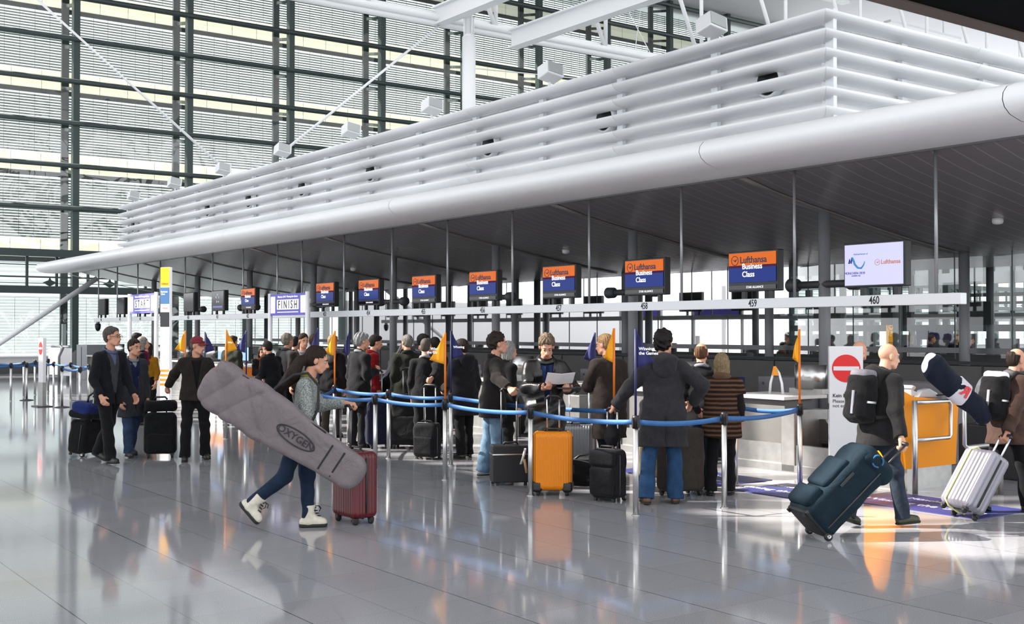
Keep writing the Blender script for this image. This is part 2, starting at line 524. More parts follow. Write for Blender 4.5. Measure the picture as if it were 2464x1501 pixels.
# ---- glass facade across the far end: bays of 4.9 m, double skin with blinds behind the steel grid
YF = 50.0; BAY = 4.9; X0 = 8.63
NB = 16
ZT = [3.43, 4.95, 6.85, 8.63, 10.42, 12.18, 13.97, 15.75, 17.53, 19.3, 21.1]
def slats(x0, x1, z0, z1, pitch, h, y, tilt):
    m = MB(); z = z0 + pitch * 0.6
    c, s = math.cos(tilt), math.sin(tilt)
    w = 0.085
    while z < z1 - 0.02:
        m.add([(x0, y - w / 2 * c, z - w / 2 * s - h / 2), (x1, y - w / 2 * c, z - w / 2 * s - h / 2), (x1, y + w / 2 * c, z + w / 2 * s + h / 2), (x0, y + w / 2 * c, z + w / 2 * s + h / 2)], [(0, 1, 2, 3)])
        z += pitch
    return m
protos = {}
def window_proto(kind, z0, z1):
    if kind == 'pier': pass
    w = bpy.data.objects.new('window', None); COL.objects.link(w)
    H = z1 - z0; y2 = 1.75
    if kind == 'upper':
        m = MB(); m.box((BAY / 2, y2 + 0.06, 0.34), (BAY, 0.05, 0.78)); m.build('spandrel', M_CREAM, w)
        m = MB()
        for i in range(1, 4): m.box((BAY * i / 4 + 0.3, y2 + 0.03, 0.34), (0.012, 0.01, 0.78))
        m.build('spandrel_joint', M_CORD, w)
        m = MB(); m.box((BAY / 2, y2 + 0.02, -0.16), (BAY, 0.08, 0.2)); m.build('blind_box', M_STEEL, w)
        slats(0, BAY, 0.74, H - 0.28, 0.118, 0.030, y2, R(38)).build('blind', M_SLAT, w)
        m = MB()
        for i in range(1, 8): m.box((BAY * i / 8, y2 - 0.05, H / 2 + 0.25), (0.014, 0.008, H - 1.05))
        m.build('blind_cord', M_CORD, w)
    elif kind == 'ground':
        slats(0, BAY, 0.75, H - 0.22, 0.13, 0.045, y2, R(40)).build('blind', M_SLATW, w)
        m = MB()
        for i in range(1, 5): m.box((BAY * i / 5, y2 - 0.05, H / 2 + 0.2), (0.012, 0.008, H - 0.95))
        m.build('blind_cord', M_CORD, w)
        m = MB(); m.box((BAY / 2, 0.2, 0.36), (BAY, 0.3, 0.72)); m.box((BAY / 2, -0.12, 0.70), (BAY, 0.4, 0.05)); m.build('sill', M_WHITEB, w)
        m = MB(); m.box((BAY / 2, -0.03, 0.19), (BAY, 0.2, 0.38)); m.build('convector', mat('dark convector', '4a4c4d', 0.6), w)
    else:
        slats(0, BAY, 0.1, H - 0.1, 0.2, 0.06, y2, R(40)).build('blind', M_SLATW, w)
        m = MB()
        for f in (0.12, 0.36, 0.62, 0.86): m.box((BAY * f, 0.1, H / 2), (0.10, 0.12, H))
        m.box((BAY / 2, 0.06, H * 0.35), (BAY, 0.06, 0.06)); m.box((BAY / 2, 0.06, H * 0.68), (BAY, 0.06, 0.04)); m.box((BAY / 2, 0.06, H * 0.18), (BAY, 0.03, 0.03))
        m.build('muntin', M_STEEL, w)
        m = MB()
        for f in (0.30, 0.80): m.prism([(-0.28, 0), (0, -0.16), (0.28, 0), (0.06, 0.1), (0, 0.24), (-0.06, 0.1)], xform((BAY * f, 0.02, H * 0.2), (1, 0, 0), (0, 0, 1)), 0.05)
        m.build('window_actuator', M_STEEL, w)
    m = MB(); m.add([(0, 0.16, 0), (BAY, 0.16, 0), (BAY, 0.16, H), (0, 0.16, H)], [(0, 1, 2, 3)]); m.build('pane', M_GLASSF, w)
    return tag(w, kind='structure')
wcount = 0
LV = [('ground', 0, 3.43), ('clere', 3.43, 4.95), ('upper', 4.95, 8.63), ('upper', 8.63, 12.18), ('upper', 12.18, 15.75), ('upper', 15.75, 19.3), ('upper', 19.3, 21.4)]
for li, (kind, z0, z1) in enumerate(LV):
    first = None
    for b in range(NB if li < 3 else 10):
        x = X0 + (b - 0.0) * BAY
        if first is None: first = o = window_proto(kind, z0, z1)
        else: o = dup(first)
        o.location = (x, YF, z0); wcount += 1
        o.name = 'window_%d' % wcount
        o['label'] = 'facade window bay with %s' % {'ground': 'bright white blinds at hall floor level', 'clere': 'small panes between two dark transoms', 'upper': 'grey blinds and a cream spandrel band'}[kind]
        o['group'] = 'facade windows of the %s rows' % kind
for b in range(NB + 1):
    x = X0 + b * BAY; top = ZR if b <= 10 else 8.6
    m = MB(); m.box((x, YF - 0.05, top / 2), (0.26 if True else 0, 0.34, top)); m.box((x, YF + 1.62, top / 2), (0.30, 0.16, top))
    for z in ZT:
        if z < top: m.bar((x, YF + 0.1, z - 0.25), (x, YF + 1.55, z + 0.02), 0.08, 0.14)
    tag(m.build('facade_mullion', M_STEEL), 'dark steel facade mullion', kind='structure')
for z in ZT:
    L = 49 if z > 5 else BAY * NB
    t = 0.30 if z in (3.43, 4.95) else 0.0
    m = MB()
    if t: m.box((X0 + L / 2, YF - 0.1, z), (L, 0.3, t))
    else: m.tube([(X0, YF - 0.28, z), (X0 + L, YF - 0.28, z)], 0.105, 10); m.box((X0 + L / 2, YF, z), (L, 0.1, 0.1))
    tag(m.build('facade_transom', M_STEEL), 'dark horizontal facade transom', kind='structure')
m = MB(); m.box((-1.87, YF + 0.2, 1.6), (21, 0.3, 3.2)); m.box((-2, YF + 0.2, 14), (21, 0.3, 14)); tag(m.build('wall_back', M_WHITEB), kind='structure')

# ================================================================== THE CHECK-IN ISLAND
XL = 11.7                       # the lip of its canopy, above the number beam
XM = 19.0                       # its spine
Y0c, Y1c = 5.85, 42.6
def mirx(x): return 2 * XM - x
noseP = [(11.3, 4.14), (10.62, 4.15), (10.40, 4.13), (10.28, 4.085), (10.215, 4.02), (10.20, 3.95), (10.235, 3.88), (10.33, 3.82), (10.52, 3.775), (10.80, 3.765), (11.15, 3.785), (11.5, 3.825), (11.7, 3.85)]
seams = [Y0c, 6.12, 10.14, 17.8, 25.45, 33.1, 40.7, Y1c]
can = thing('island_canopy', 'white wing-shaped canopy edge over the check-in counters', 'canopy', kind='structure')
for side in (0, 1):
    for a, b in zip(seams, seams[1:]):
        if side and a < 6.2: pass
        m = MB()
        P = [[(mirx(x) if side else x, y, z) for x, z in noseP] for y in (a + 0.004, b - 0.004)]
        m.grid(P)
        m.build('canopy_segment', M_WHITE, can)
m = MB()
for y in (Y0c, Y1c):
    pts = [(x, y, z) for x, z in noseP]
    full = pts + [(mirx(x), y, z) for x, _, z in reversed(pts)]
    soff = [(11.7, 3.85), (12.3, 3.70), (13.0, 3.565), (13.6, 3.47), (14.6, 3.30), (16.7, 3.02)]
    low = [(x, y, z) for x, z in soff] + [(mirx(x), y, z) for x, z in reversed(soff)]
    poly = [(x, y, z) for x, z in noseP[:-1]] + low + [(mirx(x), y, z) for x, z in reversed(noseP[:-1])]
    m.add(poly, [tuple(range(len(poly)))])
m.build('end_cap', M_WHITE, can)
m = MB(); m.box2((11.2, Y0c + 0.02, 4.08), (mirx(11.2), Y1c - 0.02, 4.13)); m.build('deck', M_WHITEB, can)
m = MB()
for x in (XL, mirx(XL)): m.box2((x - 0.02, Y0c, 3.825), (x + 0.03, Y1c, 3.855))
m.build('edge_strip', mat('canopy lip strip', '8d8f92', 0.4, 0.6), can)

def soffit_mat():
    m = bpy.data.materials.new('dark slatted soffit'); m.use_nodes = True
    nt = m.node_tree; b = nt.nodes['Principled BSDF']; L = nt.links
    tc = nt.nodes.new('ShaderNodeTexCoord'); sp = nt.nodes.new('ShaderNodeSeparateXYZ'); L.new(tc.outputs['Object'], sp.inputs[0])
    def mt(op, a, c):
        n = nt.nodes.new('ShaderNodeMath'); n.operation = op
        for i, q in enumerate((a, c)):
            if isinstance(q, (int, float)): n.inputs[i].default_value = q
            else: L.new(q, n.inputs[i])
        return n.outputs[0]
    f = mt('FRACT', mt('DIVIDE', sp.outputs['Y'], 0.265), 0)
    g = mt('LESS_THAN', f, 0.07)
    mx = nt.nodes.new('ShaderNodeMix'); mx.data_type = 'RGBA'; mx.inputs['A'].default_value = lin('9d989b'); mx.inputs['B'].default_value = lin('c2bec0')  # lighter seam lines put the slats' highlights into the colour
    L.new(g, mx.inputs['Factor']); L.new(mx.outputs['Result'], b.inputs['Base Color'])
    b.inputs['Metallic'].default_value = 0.4; b.inputs['Roughness'].default_value = 0.26
    bp = nt.nodes.new('ShaderNodeBump'); bp.inputs['Strength'].default_value = 0.6; bp.inputs['Distance'].default_value = 0.01; bp.invert = True
    L.new(g, bp.inputs['Height']); L.new(bp.outputs['Normal'], b.inputs['Normal'])
    return m
soff = [(11.7, 3.85), (12.3, 3.70), (13.0, 3.565), (13.6, 3.47), (14.6, 3.30), (15.6, 3.15), (16.7, 3.02)]
sof = soff + [(mirx(x), z) for x, z in reversed(soff)]
m = MB(); m.grid([[(x, y, z) for x, z in sof] for y in (Y0c + 0.01, Y1c - 0.01)])
cs = m.build('ceiling_soffit', soffit_mat()); tag(cs, 'dark grey slatted metal soffit under the island canopy', kind='structure')
# flush strips and spots in the soffit
def soffit_z(x):
    for (a, za), (b, zb) in zip(sof, sof[1:]):
        if a <= x <= b: return za + (zb - za) * (x - a) / (b - a)
    return 3.02
M_STRIP = mat('soffit cover strip', '8b8683', 0.4, 0.3)
for i in range(9):
    y = 10.88 + i * 4.15
    m = MB()
    P = [[(x, y + dy, z - 0.012) for x, z in soff] for dy in (-0.09, 0.09)]
    m.grid(P); m.build('trim_%d' % (i + 1), M_STRIP, thick=0.012)['kind'] = 'structure'
for i, (x, y) in enumerate([(14.7, 8.9), (14.3, 17.9), (14.2, 26.6)]):
    m = MB(); m.lathe([(0.075, 0), (0.075, 0.05), (0.06, 0.075), (0.02, 0.085)], (0, 0, 0))
    o = m.build('smoke_detector', mat('pale detector plastic', 'd9d9d9', 0.5)); o.rotation_euler = (PI, 0, 0); o.location = (x, y, soffit_z(x) + 0.006)
    tag(o, 'small round smoke detector on the dark slatted soffit', 'smoke detector', 'smoke detectors on the soffit')

# ---- columns
def column(x, y, ztop, r=0.085, name='column'):
    m = MB(); m.cyl((x, y, 0), (x, y, ztop), r, 24)
    return tag(m.build(name, M_COLUMN), 'dark grey round column under the canopy', kind='structure')
for i in range(8):
    y = 10.89 + 4.145 * i
    for xx, zt in ((13.5, 3.49), (17.0, 3.02), (mirx(17.0), 3.02), (mirx(13.5), 3.49)):
        column(xx, y, zt + 0.03)
    t = thing('column_loudspeaker', 'dark grey round loudspeaker arm clamped to an island column', 'loudspeaker', (13.5, y, 2.42), 0, 'loudspeakers on the island columns')
    m = MB(); m.tube([(-0.03, -0.45, 0), (-0.03, 0.45, 0)], 0.055, 12); m.build('arm', mat('dark grey plastic', '3f4043', 0.5), t)
    for sg in (-1, 1):
        m = MB(); m.lathe([(0.075, 0.0), (0.095, 0.03 * sg), (0.10, 0.18 * sg), (0.085, 0.2 * sg)], (-0.03, 0.44 * sg, 0), axis='y', n=18); m.build('horn', mat('dark grey plastic', '3f4043', 0.5), t)

# ---- louvred enclosure above the canopy
XB, YB0, YB1 = 12.0, 9.64, 39.0
XB1 = 26.0
lou = thing('louvre_enclosure', 'white louvred plant enclosure on top of the check-in canopy', 'enclosure', kind='structure')
m = MB(); m.box2((XB + 0.36, YB0 + 0.36, 4.1), (XB1 - 0.36, YB1 - 0.36, 5.80)); m.build('inner_wall', M_WHITEB, lou)
prof = [(0, 0.0), (0.012, -0.035), (0.045, -0.07), (0.10, -0.098), (0.17, -0.114), (0.25, -0.12)]
def blade(x0, x1, along_y=True):
    m = MB()
    if along_y: m.grid([[(dx, y, dz) for dx, dz in prof] for y in (x0, x1)])
    else: m.grid([[(x, dx, dz) for dx, dz in prof] for x in (x0, x1)])
    return m
ZB = [5.92 - 0.252 * i for i in range(6)]
SEG = 4.14
def lay(along_y):
    me = None
    L = (YB1 - YB0) if along_y else (XB1 - XB)
    n = 7 if along_y else 4
    Ls = L / n
    for z in ZB:
        for k in range(n):
            if me is None:
                o = blade(0.006, Ls - 0.006, along_y).build('louvre_blade', M_WHITE, lou, thick=0.012); me = o; base_me = o.data
            else:
                o = me.copy(); COL.objects.link(o); o.parent = lou
            o.location = (XB, YB0 + k * Ls, z) if along_y else (XB + k * Ls, YB0, z)
            o.data = mit.data if k == 0 else base_me
    COL.objects.unlink(mit)
for ay in (True, False):
    L_ = ((YB1 - YB0) / 7) if ay else ((XB1 - XB) / 4)
    mm = MB()
    if ay: mm.grid([[(dx, (dx + 0.004) if e == 0 else L_ - 0.006, dz) for dx, dz in prof] for e in (0, 1)])
    else: mm.grid([[((dx + 0.004) if e == 0 else L_ - 0.006, dx, dz) for dx, dz in prof] for e in (0, 1)])
    mit = mm.build('louvre_blade', M_WHITE, None, thick=0.012)
    lay(ay)
# far end blades stick out past the corner
m0 = None
for z in ZB:
    if m0 is None:
        m0 = o = MB().grid([[(x, -dx, dz) for dx, dz in prof] for x in (-0.05, 7.0)]).build('louvre_blade', M_WHITE, lou, thick=0.012)
    else:
        o = m0.copy(); COL.objects.link(o); o.parent = lou
    o.location = (XB, YB1, z)
n = 14
p0 = None
for k in range(n + 1):
    y = YB0 + 0.13 + (YB1 - YB0 - 0.26) * k / n
    if p0 is None:
        m = MB(); m.box((0.145, 0, -0.90), (0.07, 0.13, 1.9)); p0 = o = m.build('upright', mat('louvre upright', 'dcdfe3', 0.5), lou)
    else: o = p0.copy(); COL.objects.link(o); o.parent = lou
    o.location = (XB + 0.12, y, 5.92)
for k in range(1, 8):
    o = p0.copy(); COL.objects.link(o); o.parent = lou; o.rotation_euler = (0, 0, PI / 2)
    o.location = (XB + k * 2.0, YB0 + 0.12, 5.92)
m = MB(); m.box2((XB + 0.32, YB0 + 0.32, 5.80), (XB1 - 0.32, YB1 - 0.32, 5.82)); m.build('mesh_roof', mat('perforated roof sheet', 'd2d5d9', 0.6, vary=0.2, scale=60), lou)
m = MB()
for k in range(14):
    y = YB0 + 1.2 + k * 2.07
    m.box((XB + 0.38, y, 5.685), (0.14, 0.7, 0.03))
m.build('roof_vent', mat('grey vent', '8d8f92', 0.6), lou)
# jet nozzles
for y in (10.81, 14.29, 17.6, 22.1, 25.5, 28.7, 31.6, 38.2):
    t = thing('jet_nozzle', 'round black air nozzle in the white louvred wall', 'air nozzle', (XB + 0.34, y, 5.20), 0, 'air nozzles in the louvred wall')
    m = MB(); m.lathe([(0.20, 0.02), (0.25, -0.05), (0.24, -0.12), (0.20, -0.14), (0.19, -0.08)], axis='x', n=24); m.build('nozzle_ring', mat('nozzle ring', 'c9ccd0', 0.4), t)
    m = MB(); m.lathe([(0.19, -0.135), (0.12, -0.05), (0.02, -0.03)], axis='x', n=24); m.build('nozzle_throat', M_BLACK, t)
# floodlights on its top edge
for i, (px, py) in enumerate([(1712, 62), (1325, 174), (1040, 256), (845, 314), (680, 361), (537, 406), (420, 440), (322, 471)]):
    p = onX(px, py, XB + 0.35)
    t = thing('floodlight', 'white box floodlight standing on the top edge of the louvred enclosure', 'floodlight', (p.x, p.y, 5.92), 0, 'floodlights on the louvred enclosure')
    M_ = Matrix.Rotation(R(-14), 4, 'X') @ Matrix.Rotation(R(10), 4, 'Y')
    m = MB(); m.box((0, 0, p.z - 5.92), (0.36, 0.32, 0.24), M_.to_3x3()); m.build('housing', M_WHITE, t, bevel=0.02)
    m = MB(); m.box((-0.02, -0.165, p.z - 5.92 + 0.05), (0.30, 0.012, 0.19), M_.to_3x3()); m.build('lens', mat('floodlight glass', 'b9bdbd', 0.2), t)
    m = MB(); m.cyl((0.05, 0.1, -0.1), (0.05, 0.1, p.z - 5.92 - 0.05), 0.025, 8); m.box((0.05, 0.1, 0.01), (0.15, 0.15, 0.02)); m.build('bracket', M_WHITE, t)

# ---- number beam with hanger rods, monitors and counter numbers
RODY = [7.86 + 2.073 * i for i in range(9)] + [25.8 + 2.073 * i for i in range(8)]
beam = thing('number_beam', 'long white beam carrying the counter numbers, hung on thin rods', 'sign beam')
m = MB(); m.box2((XL - 0.06, 7.50, 2.045), (XL + 0.06, 40.6, 2.175)); m.build('beam', mat('white beam', 'dfe2e6', 0.35), beam, bevel=0.008)
r0 = None
for y in RODY:
    if r0 is None:
        r0 = o = MB().cyl((0, 0, 0), (0, 0, 1.675), 0.02, 10).build('hanger_rod', mat('hanger rod steel', '9a9da1', 0.35, 0.5))
    else: o = r0.copy(); COL.objects.link(o)
    o.location = (XL + 0.02, y, 2.175)
    tag(o, 'thin grey hanger rod from the canopy lip down to the number beam', 'rod', 'hanger rods of the number beam')
M_NUM = mat('black numerals', '1d2127', 0.6)
FACE = lambda x, y, z: xform((x, y, z), (0, -1, 0), (0, 0, 1))      # lettering that faces -X
MON = {460: 8.67, 459: 10.6, 458: 12.73, 457: 14.78, 456: 16.97, 455: 18.98, 454: 21.16, 453: 23.15, 452: 27.4, 451: 29.4, 450: 31.56, 449: 33.6, 448: 35.7, 447: 37.7, 446: 39.75}
for n_, y in MON.items():
    text('counter_number', str(n_), 0.135, FACE(XL - 0.061, y - 0.02, 2.11), M_NUM, beam, sx=0.72, bold=0.012)
M_SCRO = mat('orange screen', 'cc5f0c', 0.3, spec=0.15, emit=0.36); M_SCRB = mat('blue screen', '142a72', 0.3, spec=0.15, emit=0.40)
M_SCRK = mat('dark screen', '0a0d14', 0.12); M_TXW = mat('white lettering', 'f4f6fa', 0.5, emit=0.5); M_TXN = mat('navy lettering', '14204a', 0.5)
M_SCRL = mat('lavender screen', 'bcbce6', 0.3, spec=0.15, emit=0.45)
def crane_badge(parent, x, y, z, r, m_, name='logo_crane'):
    mb = MB()
    mb.tube([(x, y + r * math.cos(a), z + r * math.sin(a)) for a in [2 * PI * i / 28 for i in range(28)]], r * 0.07, 6, closed=True)
    bird = [(-0.75, 0.25), (-0.2, -0.05), (0.05, -0.28), (0.25, -0.22), (0.75, 0.42), (0.30, 0.10), (0.18, 0.05), (0.42, 0.36), (0.1, 0.1), (-0.1, 0.12), (-0.45, 0.18)]
    mb.prism([(a * r, b * r) for a, b in bird], xform((x, y, z), (0, -1, 0), (0, 0, 1)), 0.002)
    return mb.build(name, m_, parent)
def monitor(n_, y, kind, x=XL, label=None):
    W, H_, D = 0.88, 0.545, 0.12
    z = 2.175 + 0.10 + H_ / 2
    if kind == 'dark': W = 0.80
    t = thing('monitor', label, 'monitor', (x, y, 2.175))
    zc = 0.10 + H_ / 2
    m = MB(); m.box((0.02, 0, zc), (D, W, H_)); m.build('casing', M_BLACK, t, bevel=0.012)
    for by in (0.18, -0.30):
        m = MB(); m.box((0.0, by, 0.052), (0.05, 0.06, 0.10)); m.build('bracket', M_BLACK, t)
    xs = -D / 2 + 0.0135
    w, h = W - 0.05, H_ - 0.05
    if kind == 'class':
        m = MB(); m.box((xs, 0, zc + h / 2 - 0.10), (0.01, w, 0.20)); m.build('screen_band', M_SCRO, t)
        m = MB(); m.box((xs, 0, zc - 0.035), (0.01, w, h - 0.265)); m.build('screen', M_SCRB, t)
        m = MB(); m.box((xs, 0, zc - h / 2 + 0.03), (0.01, w, 0.055)); m.build('screen_footer', M_SCRK, t)
        crane_badge(t, xs - 0.006, w / 2 - 0.11, zc + h / 2 - 0.10, 0.062, M_TXN)
        text('screen_text', 'Lufthansa', 0.125, FACE(xs - 0.006, w / 2 - 0.20, zc + h / 2 - 0.10), M_TXN, t, 'LEFT', 0.016)
        text('screen_text', 'Business\nClass', 0.105, FACE(xs - 0.006, w / 2 - 0.24, zc + 0.008), M_TXW, t, 'LEFT', 0.014)
        text('screen_text', 'STAR ALLIANCE', 0.042, FACE(xs - 0.006, -0.05, zc - h / 2 + 0.03), M_TXW, t)
    elif kind == 'bid':
        m = MB(); m.box((xs, 0, zc), (0.01, w, h)); m.build('screen', M_SCRL, t)
        mt = mat('orange lettering', 'd98a4a', 0.5)
        crane_badge(t, xs - 0.006, -0.06, zc + 0.02, 0.035, mt)
        text('screen_text', 'Lufthansa', 0.072, FACE(xs - 0.006, -0.11, zc + 0.02), mt, t, 'LEFT', 0.012)
        curve = [(-0.13, 0.0), (-0.12, 0.05), (-0.10, 0.005), (-0.085, 0.07), (-0.06, 0.03), (-0.045, -0.01), (0.0, -0.055), (0.05, -0.06), (0.085, -0.02), (0.10, 0.02)]
        m = MB(); m.tube([(xs - 0.006, 0.22 - a, zc + 0.02 + b) for a, b in curve[:5]], 0.011, 6); m.build('logo_peak', mat('deep blue emblem', '20338c', 0.5), t)
        m = MB(); m.tube([(xs - 0.006, 0.22 - a, zc + 0.02 + b) for a, b in curve[3:]], [0.014, 0.014, 0.013, 0.012, 0.011, 0.008, 0.004], 6); m.build('logo_wave', mat('light blue emblem', '3f96cf', 0.5), t)
        text('screen_text', 'M\u00dcNCHEN 2018', 0.042, FACE(xs - 0.006, 0.27, zc - 0.10), mat('blue emblem text', '2c3c8e', 0.5), t)
        text('screen_text', 'candidate city', 0.024, FACE(xs - 0.006, 0.25, zc - 0.13), mat('blue emblem text', '2c3c8e', 0.5), t)
        text('screen_text', 'National Partner of', 0.026, FACE(xs - 0.006, 0.18, zc + 0.13), mat('light blue emblem', '3f96cf', 0.5), t)
    else:
        m = MB(); m.box((xs, 0, zc), (0.01, w, h)); m.build('screen', M_SCRK, t)
        if kind == 'star':
            mb = MB()
            for i in range(5):
                a = PI / 2 + 2 * PI * i / 5
                c = Vector((0, 0.10 * math.cos(a), 0.10 * math.sin(a)))
                mb.prism([(0, -0.05), (0.035, 0.0), (0, 0.05), (-0.02, 0)], xform((xs - 0.006, c.y, zc + 0.05 + c.z), (0, -math.cos(a + 0.5), math.sin(a + 0.5)), (0, math.sin(a + 0.5), math.cos(a + 0.5))), 0.003)
            mb.build('star_emblem', mat('silver lettering', 'b9bdc4', 0.4, emit=0.15), t)
            m = MB(); m.box((xs - 0.004, 0, zc - 0.17), (0.006, w * 0.8, 0.05)); m.build('screen_footer', mat('violet bar', '6a6aa8', 0.4, emit=0.2), t)
    return t
DG = 'zero one two three four five six seven eight nine'.split()
for n_, y in MON.items():
    nw = 'four-' + DG[n_ // 10 % 10] + '-' + DG[n_ % 10]
    if n_ == 460: k_, lb = 'bid', 'lavender lit monitor with two small logos above the beam number four-six-zero'
    elif n_ >= 452: k_, lb = 'class', 'orange and blue airline monitor above the beam number ' + nw
    elif n_ == 451: k_, lb = 'star', 'dark monitor with a pale star emblem above the beam number four-five-one'
    else: k_, lb = 'dark', 'switched off black monitor above the beam number ' + nw
    monitor(n_, y, k_, label=lb)
# dome camera at the far end of the beam
t = thing('dome_camera', 'small dark dome camera under the far end of the number beam', 'security camera', (XL, 40.3, 2.045))
m = MB(); m.cyl((0, 0, -0.06), (0, 0, 0), 0.06, 14); m.build('mount', mat('grey camera mount', '8a8d90', 0.5), t)
m = MB(); m.lathe([(0.09, -0.06), (0.1, -0.14), (0.085, -0.24), (0.05, -0.30), (0.01, -0.32)]); m.build('dome', M_BLACK, t)

# ---- glass partition and back-of-counter wall along the spine side
XP = 17.35
pt = thing('glass_partition', 'clear glass partition with thin mullions behind the counters', 'partition', kind='structure')
m = MB(); m.add([(XP, 8.2, 1.3), (XP, 41.5, 1.3), (XP, 41.5, 3.02), (XP, 8.2, 3.02)], [(0, 1, 2, 3)]); m.build('pane', M_GLASSP, pt)
m = MB()
y = 8.2
while y < 41.6:
    m.box((XP, y, 2.15), (0.02, 0.012, 1.74)); y += 1.03
m.build('glazing_bar', M_STEEL, pt)
m = MB(); m.box2((XP - 0.05, 8.2, 1.37), (XP + 0.05, 41.5, 1.46)); m.build('rail', mat('grey rail', '77777a', 0.4, 0.4), pt)
bw = thing('back_wall', 'grey back wall of the baggage conveyor behind the counters', 'wall', kind='structure')
m = MB(); m.box2((16.2, 8.0, 0), (16.5, 41.5, 1.20)); m.build('panel', M_GREY, bw)
m = MB()
for y in [8.0 + 2.07 * i for i in range(17)]: m.box((16.19, y, 0.61), (0.012, 0.02, 1.2))
m.box2((16.15, 8.0, 1.22), (16.55, 41.5, 1.26)); m.build('joint', mat('dark joint', '35353a', 0.6), bw)
# ================================================================== ROOF STEEL, BRIDGE, TIE RODS
def rod(name, a, b, r, label, cat, group=None, m=None, kind='structure'):
    mb = MB(); mb.cyl(a, b, r, 12)
    return tag(mb.build(name, m or M_WHITE), label, cat, group, kind)
# white column rising behind the enclosure
m = MB(); m.cyl((18, 26.9, 5.9), (18, 26.9, 10.0), 0.19, 24); m.cyl((18, 26.9, 10.0), (18, 26.9, ZR), 0.10, 20); m.lathe([(0.19, 10.0), (0.15, 10.05), (0.11, 10.1)], (18, 26.9, 0))
for a in range(4): m.cyl((18 + 0.16 * math.cos(a * PI / 2), 26.9 + 0.16 * math.sin(a * PI / 2), 9.9), (18 + 0.16 * math.cos(a * PI / 2), 26.9 + 0.16 * math.sin(a * PI / 2), 10.6), 0.02, 8)
tag(m.build('roof_column', M_WHITE), 'white round column rising above the louvred enclosure', kind='structure')
# long white truss along the hall and two girders towards the camera
Zb = 10.75
m = MB()
for dz, dy in ((0, 0), (-0.14, 0.10)): m.tube([(-2, 28 + dy, Zb + dz), (60, 28 + dy, Zb + dz)], 0.10, 12)
m.box((29, 28.12, Zb + 0.02), (62, 0.10, 0.34))
tag(m.build('roof_truss_chord', M_WHITE), 'white bottom chord of the roof truss', kind='structure')
for k in range(12):
    x = 2.5 + 4.3 * k
    rod('truss_post', (x, 28, Zb), (x, 28, 15.4), 0.065, None, None)
    rod('truss_diagonal', (x, 28, Zb), (x - 2.15, 28, 15.4), 0.07, None, None)
m = MB(); m.tube([(-2, 28, 15.4), (60, 28, 15.4)], 0.12, 12); tag(m.build('roof_truss_chord', M_WHITE), kind='structure')
for x, z, y1 in ((17.7, 10.55, 28.15), (19.6, 9.95, 27.0)):
    m = MB(); m.box2((x - 0.05, 2, z), (x + 0.05, y1, z + 0.5)); m.box2((x - 0.17, 2, z - 0.02), (x + 0.17, y1, z + 0.03)); m.box2((x - 0.17, 2, z + 0.47), (x + 0.17, y1, z + 0.52))
    tag(m.build('roof_girder', M_WHITE), 'white steel roof girder', kind='structure')
rod('roof_cable', (20.2, 30, 10.0), (44, 44, 14.6), 0.02, None, None)
for a, b in (((30, 34, 9.0), (33, 36, 16.5)), ((34.5, 34, 9.0), (31, 36, 16.5))): rod('roof_cable', a, b, 0.018, None, None)
# ceiling tray and lamp bars under the far roof
for i, (x, y) in enumerate(((48, 40), (60, 41), (74, 42), (44, 30), (56, 30))):
    m = MB(); m.box((x, y, 19.6), (7, 0.5, 0.14)); m.cyl((x - 2, y, 19.6), (x - 2, y, ZR), 0.05, 8); m.cyl((x + 2, y, 19.6), (x + 2, y, ZR), 0.05, 8)
    tag(m.build('roof_purlin', M_WHITE), kind='structure')
# tie rods
TIE = 'white tie rod'
for d in (0, 0.09):
    a = onX(540, 405 + d * 30, 12.5); b = onY(90 + d * 20, 0, 33.0); b = a + (b - a) * 1.6
    rod('tie_rod', a, b, 0.03, None, None)
rod('tie_rod', onX(690, 358, 12.5), (17.75, 28.0, 10.55), 0.035, None, None)
rod('tie_rod', (11.75, 40.6, 3.55), (6.75, 40.6, 0.0), 0.085, None, None)
# dark bridge crossing high above
br = thing('gallery_bridge', 'dark bridge soffit crossing high in the upper corner', 'bridge', kind='structure')
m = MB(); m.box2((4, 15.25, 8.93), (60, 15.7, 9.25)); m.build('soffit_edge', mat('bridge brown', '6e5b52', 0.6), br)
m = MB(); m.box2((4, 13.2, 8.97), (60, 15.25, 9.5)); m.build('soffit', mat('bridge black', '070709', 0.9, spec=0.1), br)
m = MB(); m.box2((4, 8.0, 9.3), (60, 13.2, 9.6)); m.build('deck', mat('bridge grey', '9a948c', 0.6), br)

